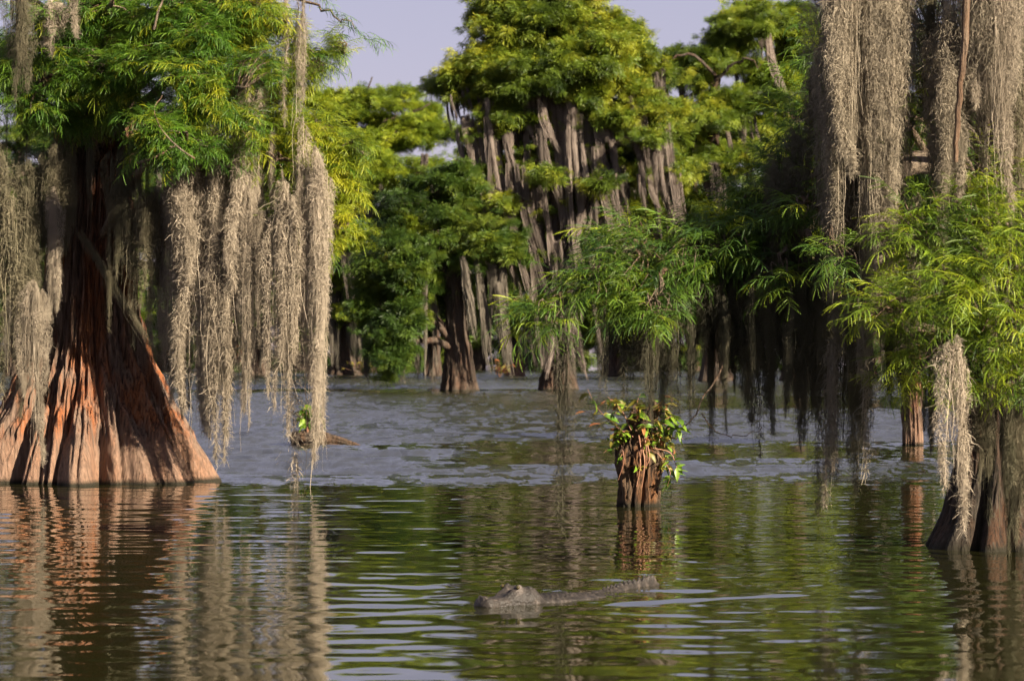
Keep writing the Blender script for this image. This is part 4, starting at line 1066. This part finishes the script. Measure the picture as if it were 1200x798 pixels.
# ------------------------------------------------------------------ drifting log and small water plants
def log_and_plants():
    rs = np.random.RandomState(12)
    d = dist_of(521)
    base = at(378, 0, d); base[2] = 0
    A, B = at(340, 511, d + .1), at(430, 524, d - .1)
    n, s = 60, 90
    t = np.linspace(0, 1, n); th = np.arange(s) / s * 2 * np.pi
    c = A + (B - A) * t[:, None]; c[:, 2] += -0.03 + 0.05 * np.sin(np.pi * t)
    r = np.interp(t, [0, .03, .2, .5, .85, 1], [.02, .11, .15, .14, .07, .01])
    T, U = np.meshgrid(th, t)
    rr = r[:, None] * (1 + 0.22 * vnoise2(T * 11 / (2 * np.pi), U * 1.2, 4, 11) + 0.20 * vnoise2(T * 26 / (2 * np.pi), U * 3, 5, 26))
    v = c[:, None, :] + np.stack([0.15 * rr * np.cos(T), rr * np.cos(T), rr * np.sin(T)], -1)
    i = np.arange(n - 1)[:, None] * s; j = np.arange(s)[None, :]; k = (j + 1) % s
    f = np.stack([i + j, i + s + j, i + s + k, i + k], -1).reshape(-1, 4)
    o = link('floating_log', mesh_np('floating_log', v.reshape(-1, 3) - base, f, M_LOG, True), None, tuple(base))
    o['label'] = 'weathered brown log lying half sunk in the water behind the hanging moss'; o['category'] = 'log'
    def tuft(name, label, px, wy, n, hgt, spread, kind, dd=None):
        dq = dd or dist_of(wy); b = at(px, 0, dq); b[2] = max(0.0, H + (HZ - wy) / F * dq)
        root = thing(name, label, 'plant', b, 'plants along the far waterline' if name == 'water_plant' else None)
        for q in range(n):
            a = rs.uniform(0, 6.28); tip = np.array([math.cos(a) * spread * rs.rand(), math.sin(a) * spread * rs.rand(), hgt * rs.uniform(.5, 1)])
            cc = bez([np.zeros(3), tip * 0.55 + np.array([0, 0, .05]), tip], 6)
            mb = MB(); mb.add(*tube_arr(cc, np.linspace(.012, .004, 6), 4)); link('stem', mb.mesh('stem', M_STEM), root)
            for w in range(5):
                s_ = rs.uniform(1.0, 2.2) * (hgt / 0.5) ** .5
                link('leaf', LEAVES[kind[rs.randint(len(kind))]][rs.randint(3)], root, tuple(cc[2 + w % 4]), (rs.normal(0, .5), rs.uniform(-.4, .9), rs.uniform(0, 6.28)), (s_, s_, s_))
    tuft('sprout', 'small green sprout growing at the upper end of the floating log', 360, 508, 22, 0.52, 0.20, 'gg', d)
    tuft('water_plant', 'low brown green bush at the water by the pale grey cypress', 429, 441, 22, 1.0, 1.6, 'yyg')
    tuft('water_plant', 'small russet plant at the foot of the low yellow green cypress', 585, 442, 14, 1.0, 0.9, 'rry')
    tuft('water_plant', 'orange russet bush at the far waterline behind the left moss', 291, 440, 26, 2.6, 1.6, 'rry')
log_and_plants()

# ------------------------------------------------------------------ alligator
def hide_mat():
    m, nt, out = new_mat('alligator_hide')
    geo = N(nt, 'ShaderNodeNewGeometry')
    vo = N(nt, 'ShaderNodeTexVoronoi'); vo.inputs['Scale'].default_value = 62.0
    nt.links.new(geo.outputs['Position'], vo.inputs['Vector'])
    nz = noise(nt, geo.outputs['Position'], 14, 4)
    c = ramp(nt, nz, [(0.3, (0.010, 0.0085, 0.0075)), (0.55, (0.028, 0.023, 0.0195)), (0.72, (0.085, 0.068, 0.057))])
    bs = N(nt, 'ShaderNodeBsdfPrincipled'); nt.links.new(c, bs.inputs['Base Color'])
    bs.inputs['Roughness'].default_value = 0.6; bs.inputs['Specular IOR Level'].default_value = 0.25
    bp = N(nt, 'ShaderNodeBump'); bp.inputs['Strength'].default_value = 0.8; bp.inputs['Distance'].default_value = 0.006
    nt.links.new(math_n(nt, 'ADD', math_n(nt, 'MULTIPLY', vo.outputs['Distance'], -1.0), nz), bp.inputs['Height'])
    nt.links.new(bp.outputs[0], bs.inputs['Normal'])
    nt.links.new(bs.outputs[0], out.inputs[0])
    return m

def alligator():
    ctrl = [(-0.200, 16.83), (0.09, 17.08), (0.27, 17.34), (0.47, 17.66), (0.68, 18.08), (0.86, 18.36), (1.05, 18.60), (1.17, 18.78)]
    P = bez([(x, y, 0) for x, y in ctrl], 600)
    seg = np.linalg.norm(np.diff(P, axis=0), axis=1); S = np.concatenate([[0], np.cumsum(seg)]); LT = S[-1]
    s = np.concatenate([np.linspace(0, 0.004, 5)[:-1], np.linspace(0.004, 0.42, 110), np.linspace(0.424, LT, 330)])
    c = np.stack([np.interp(s, S, P[:, k]) for k in range(3)], -1)
    tan = nrm(np.gradient(c, axis=0)); lat = np.stack([tan[:, 1], -tan[:, 0], 0 * s], -1)
    HL = 0.38
    hw = np.interp(s, [0, .004, .02, .05, .11, .19, .26, .32, .37, .42, .55, .80, 1.0, 1.2, 1.45, 1.8, LT],
                      [.004, .032, .064, .080, .078, .088, .108, .126, .130, .112, .13, .18, .16, .11, .06, .035, .004])
    top = np.interp(s, [0, .01, .03, .06, .11, .17, .23, .27, .33, .37, .43, .52, .70, .95, 1.12, 1.25, 1.5, 1.80, 1.92, 1.97, 2.02, LT],
                       [.004, .030, .052, .054, .046, .056, .078, .092, .104, .096, .036, .028, .028, .014, -.010, -.002, .020, .036, .062, .050, -.03, -.06])
    bot = np.interp(s, [0, .02, .2, .42, .8, 1.3, LT], [-.01, -.03, -.07, -.11, -.20, -.14, -.03])
    bot = np.minimum(bot, top - 0.012)
    na = 72; a = np.arange(na) / na * 2 * np.pi
    A_, Si = np.meshgrid(a, s); HW = hw[:, None]; TP = top[:, None]; BT = bot[:, None]
    sn, cs = np.sin(A_), np.cos(A_)
    head = np.clip((0.40 - Si) / 0.05, 0, 1)
    q = 0.75 - 0.2 * head                         # flatter, boxier head
    lx = HW * np.sign(cs) * np.abs(cs) ** q
    zz0 = 0.012 * head
    z = np.where(sn >= 0, zz0 + (TP - zz0) * np.abs(sn) ** (0.8 + 0.2 * head), zz0 + (BT - zz0) * -np.abs(sn) * -1)
    z = np.where(sn >= 0, z, zz0 + (BT - zz0) * np.abs(sn))
    up = np.clip(sn, 0, 1)
    g = lambda x0, y0, sx, sy: np.exp(-((Si - x0) / sx) ** 2 - ((lx - y0) / sy) ** 2)
    for sd in (-1, 1):
        z = z + up * (0.036 * g(0.262, sd * 0.056, 0.034, 0.026) + 0.014 * g(0.205, sd * 0.05, 0.05, 0.02))     # eye turrets, brow
        z = z + up * 0.018 * g(0.032, sd * 0.022, 0.014, 0.014)                                                     # nostrils
        z = z + up * 0.012 * g(0.345, sd * 0.075, 0.03, 0.03)
    z = z - up * 0.010 * g(0.265, 0.0, 0.05, 0.022)
    # jaw line crease, wavy
    crease = np.exp(-((z - 0.016 - 0.008 * np.sin(Si * 40)) / 0.004) ** 2) * head
    lx = lx * (1 - 0.06 * crease)
    # scutes along neck, back and tail
    body = np.clip((Si - 0.44) / 0.05, 0, 1)
    saw = lambda p: np.clip(1 - np.abs(((Si / p) % 1.0) - 0.6) / 0.4, 0, 1)
    tail = np.clip((Si - 1.15) / 0.2, 0, 1)
    for y0 in (0.022, 0.062, 0.102):
        for sd in (-1, 1):
            z = z + up * body * (1 - tail) * 0.022 * saw(0.052) * np.exp(-((lx - sd * y0) / 0.011) ** 2)
    for sd in (-1, 1):
        z = z + up * tail * 0.026 * saw(0.058) * np.exp(-((lx - sd * 0.022) / 0.010) ** 2)
    z = z + up * 0.004 * vnoise2(Si * 60, lx * 60, 8)
    v = c[:, None, :] + lat[:, None, :] * lx[..., None]; v[..., 2] = z
    base = np.array([GATOR_HEAD[0], GATOR_HEAD[1], 0.0])
    v = v.reshape(-1, 3) - base; ns = len(s)
    i = np.arange(ns - 1)[:, None] * na; j = np.arange(na)[None, :]; k = (j + 1) % na
    f = np.stack([i + j, i + k, i + na + k, i + na + j], -1).reshape(-1, 4)
    root = thing('alligator', 'dark wet alligator swimming with head and ridged tail above the water', 'alligator', base)
    link('body', mesh_np('body', v, f, hide_mat(), True), root)
    me, nt, out = new_mat('alligator_eye')
    bs = N(nt, 'ShaderNodeBsdfPrincipled'); bs.inputs['Base Color'].default_value = (0.045, 0.035, 0.012, 1); bs.inputs['Roughness'].default_value = 0.08
    nt.links.new(bs.outputs[0], out.inputs[0])
    k = int(np.argmin(abs(s - 0.258)))
    th, ph = np.meshgrid(np.linspace(0, np.pi, 9), np.arange(14) / 14 * 2 * np.pi, indexing='ij')
    sv = np.stack([np.sin(th) * np.cos(ph), np.sin(th) * np.sin(ph), np.cos(th)], -1).reshape(-1, 3) * 0.013
    i2 = np.arange(8)[:, None] * 14; j2 = np.arange(14)[None, :]; k2 = (j2 + 1) % 14
    sf = np.stack([i2 + j2, i2 + 14 + j2, i2 + 14 + k2, i2 + k2], -1).reshape(-1, 4)
    em = mesh_np('eye', sv, sf, me, True)
    for sd in (-1, 1):
        p = c[k] + lat[k] * sd * 0.070 - tan[k] * 0.016; p[2] = 0.108
        link('eye', em, root, tuple(p - base))
alligator()
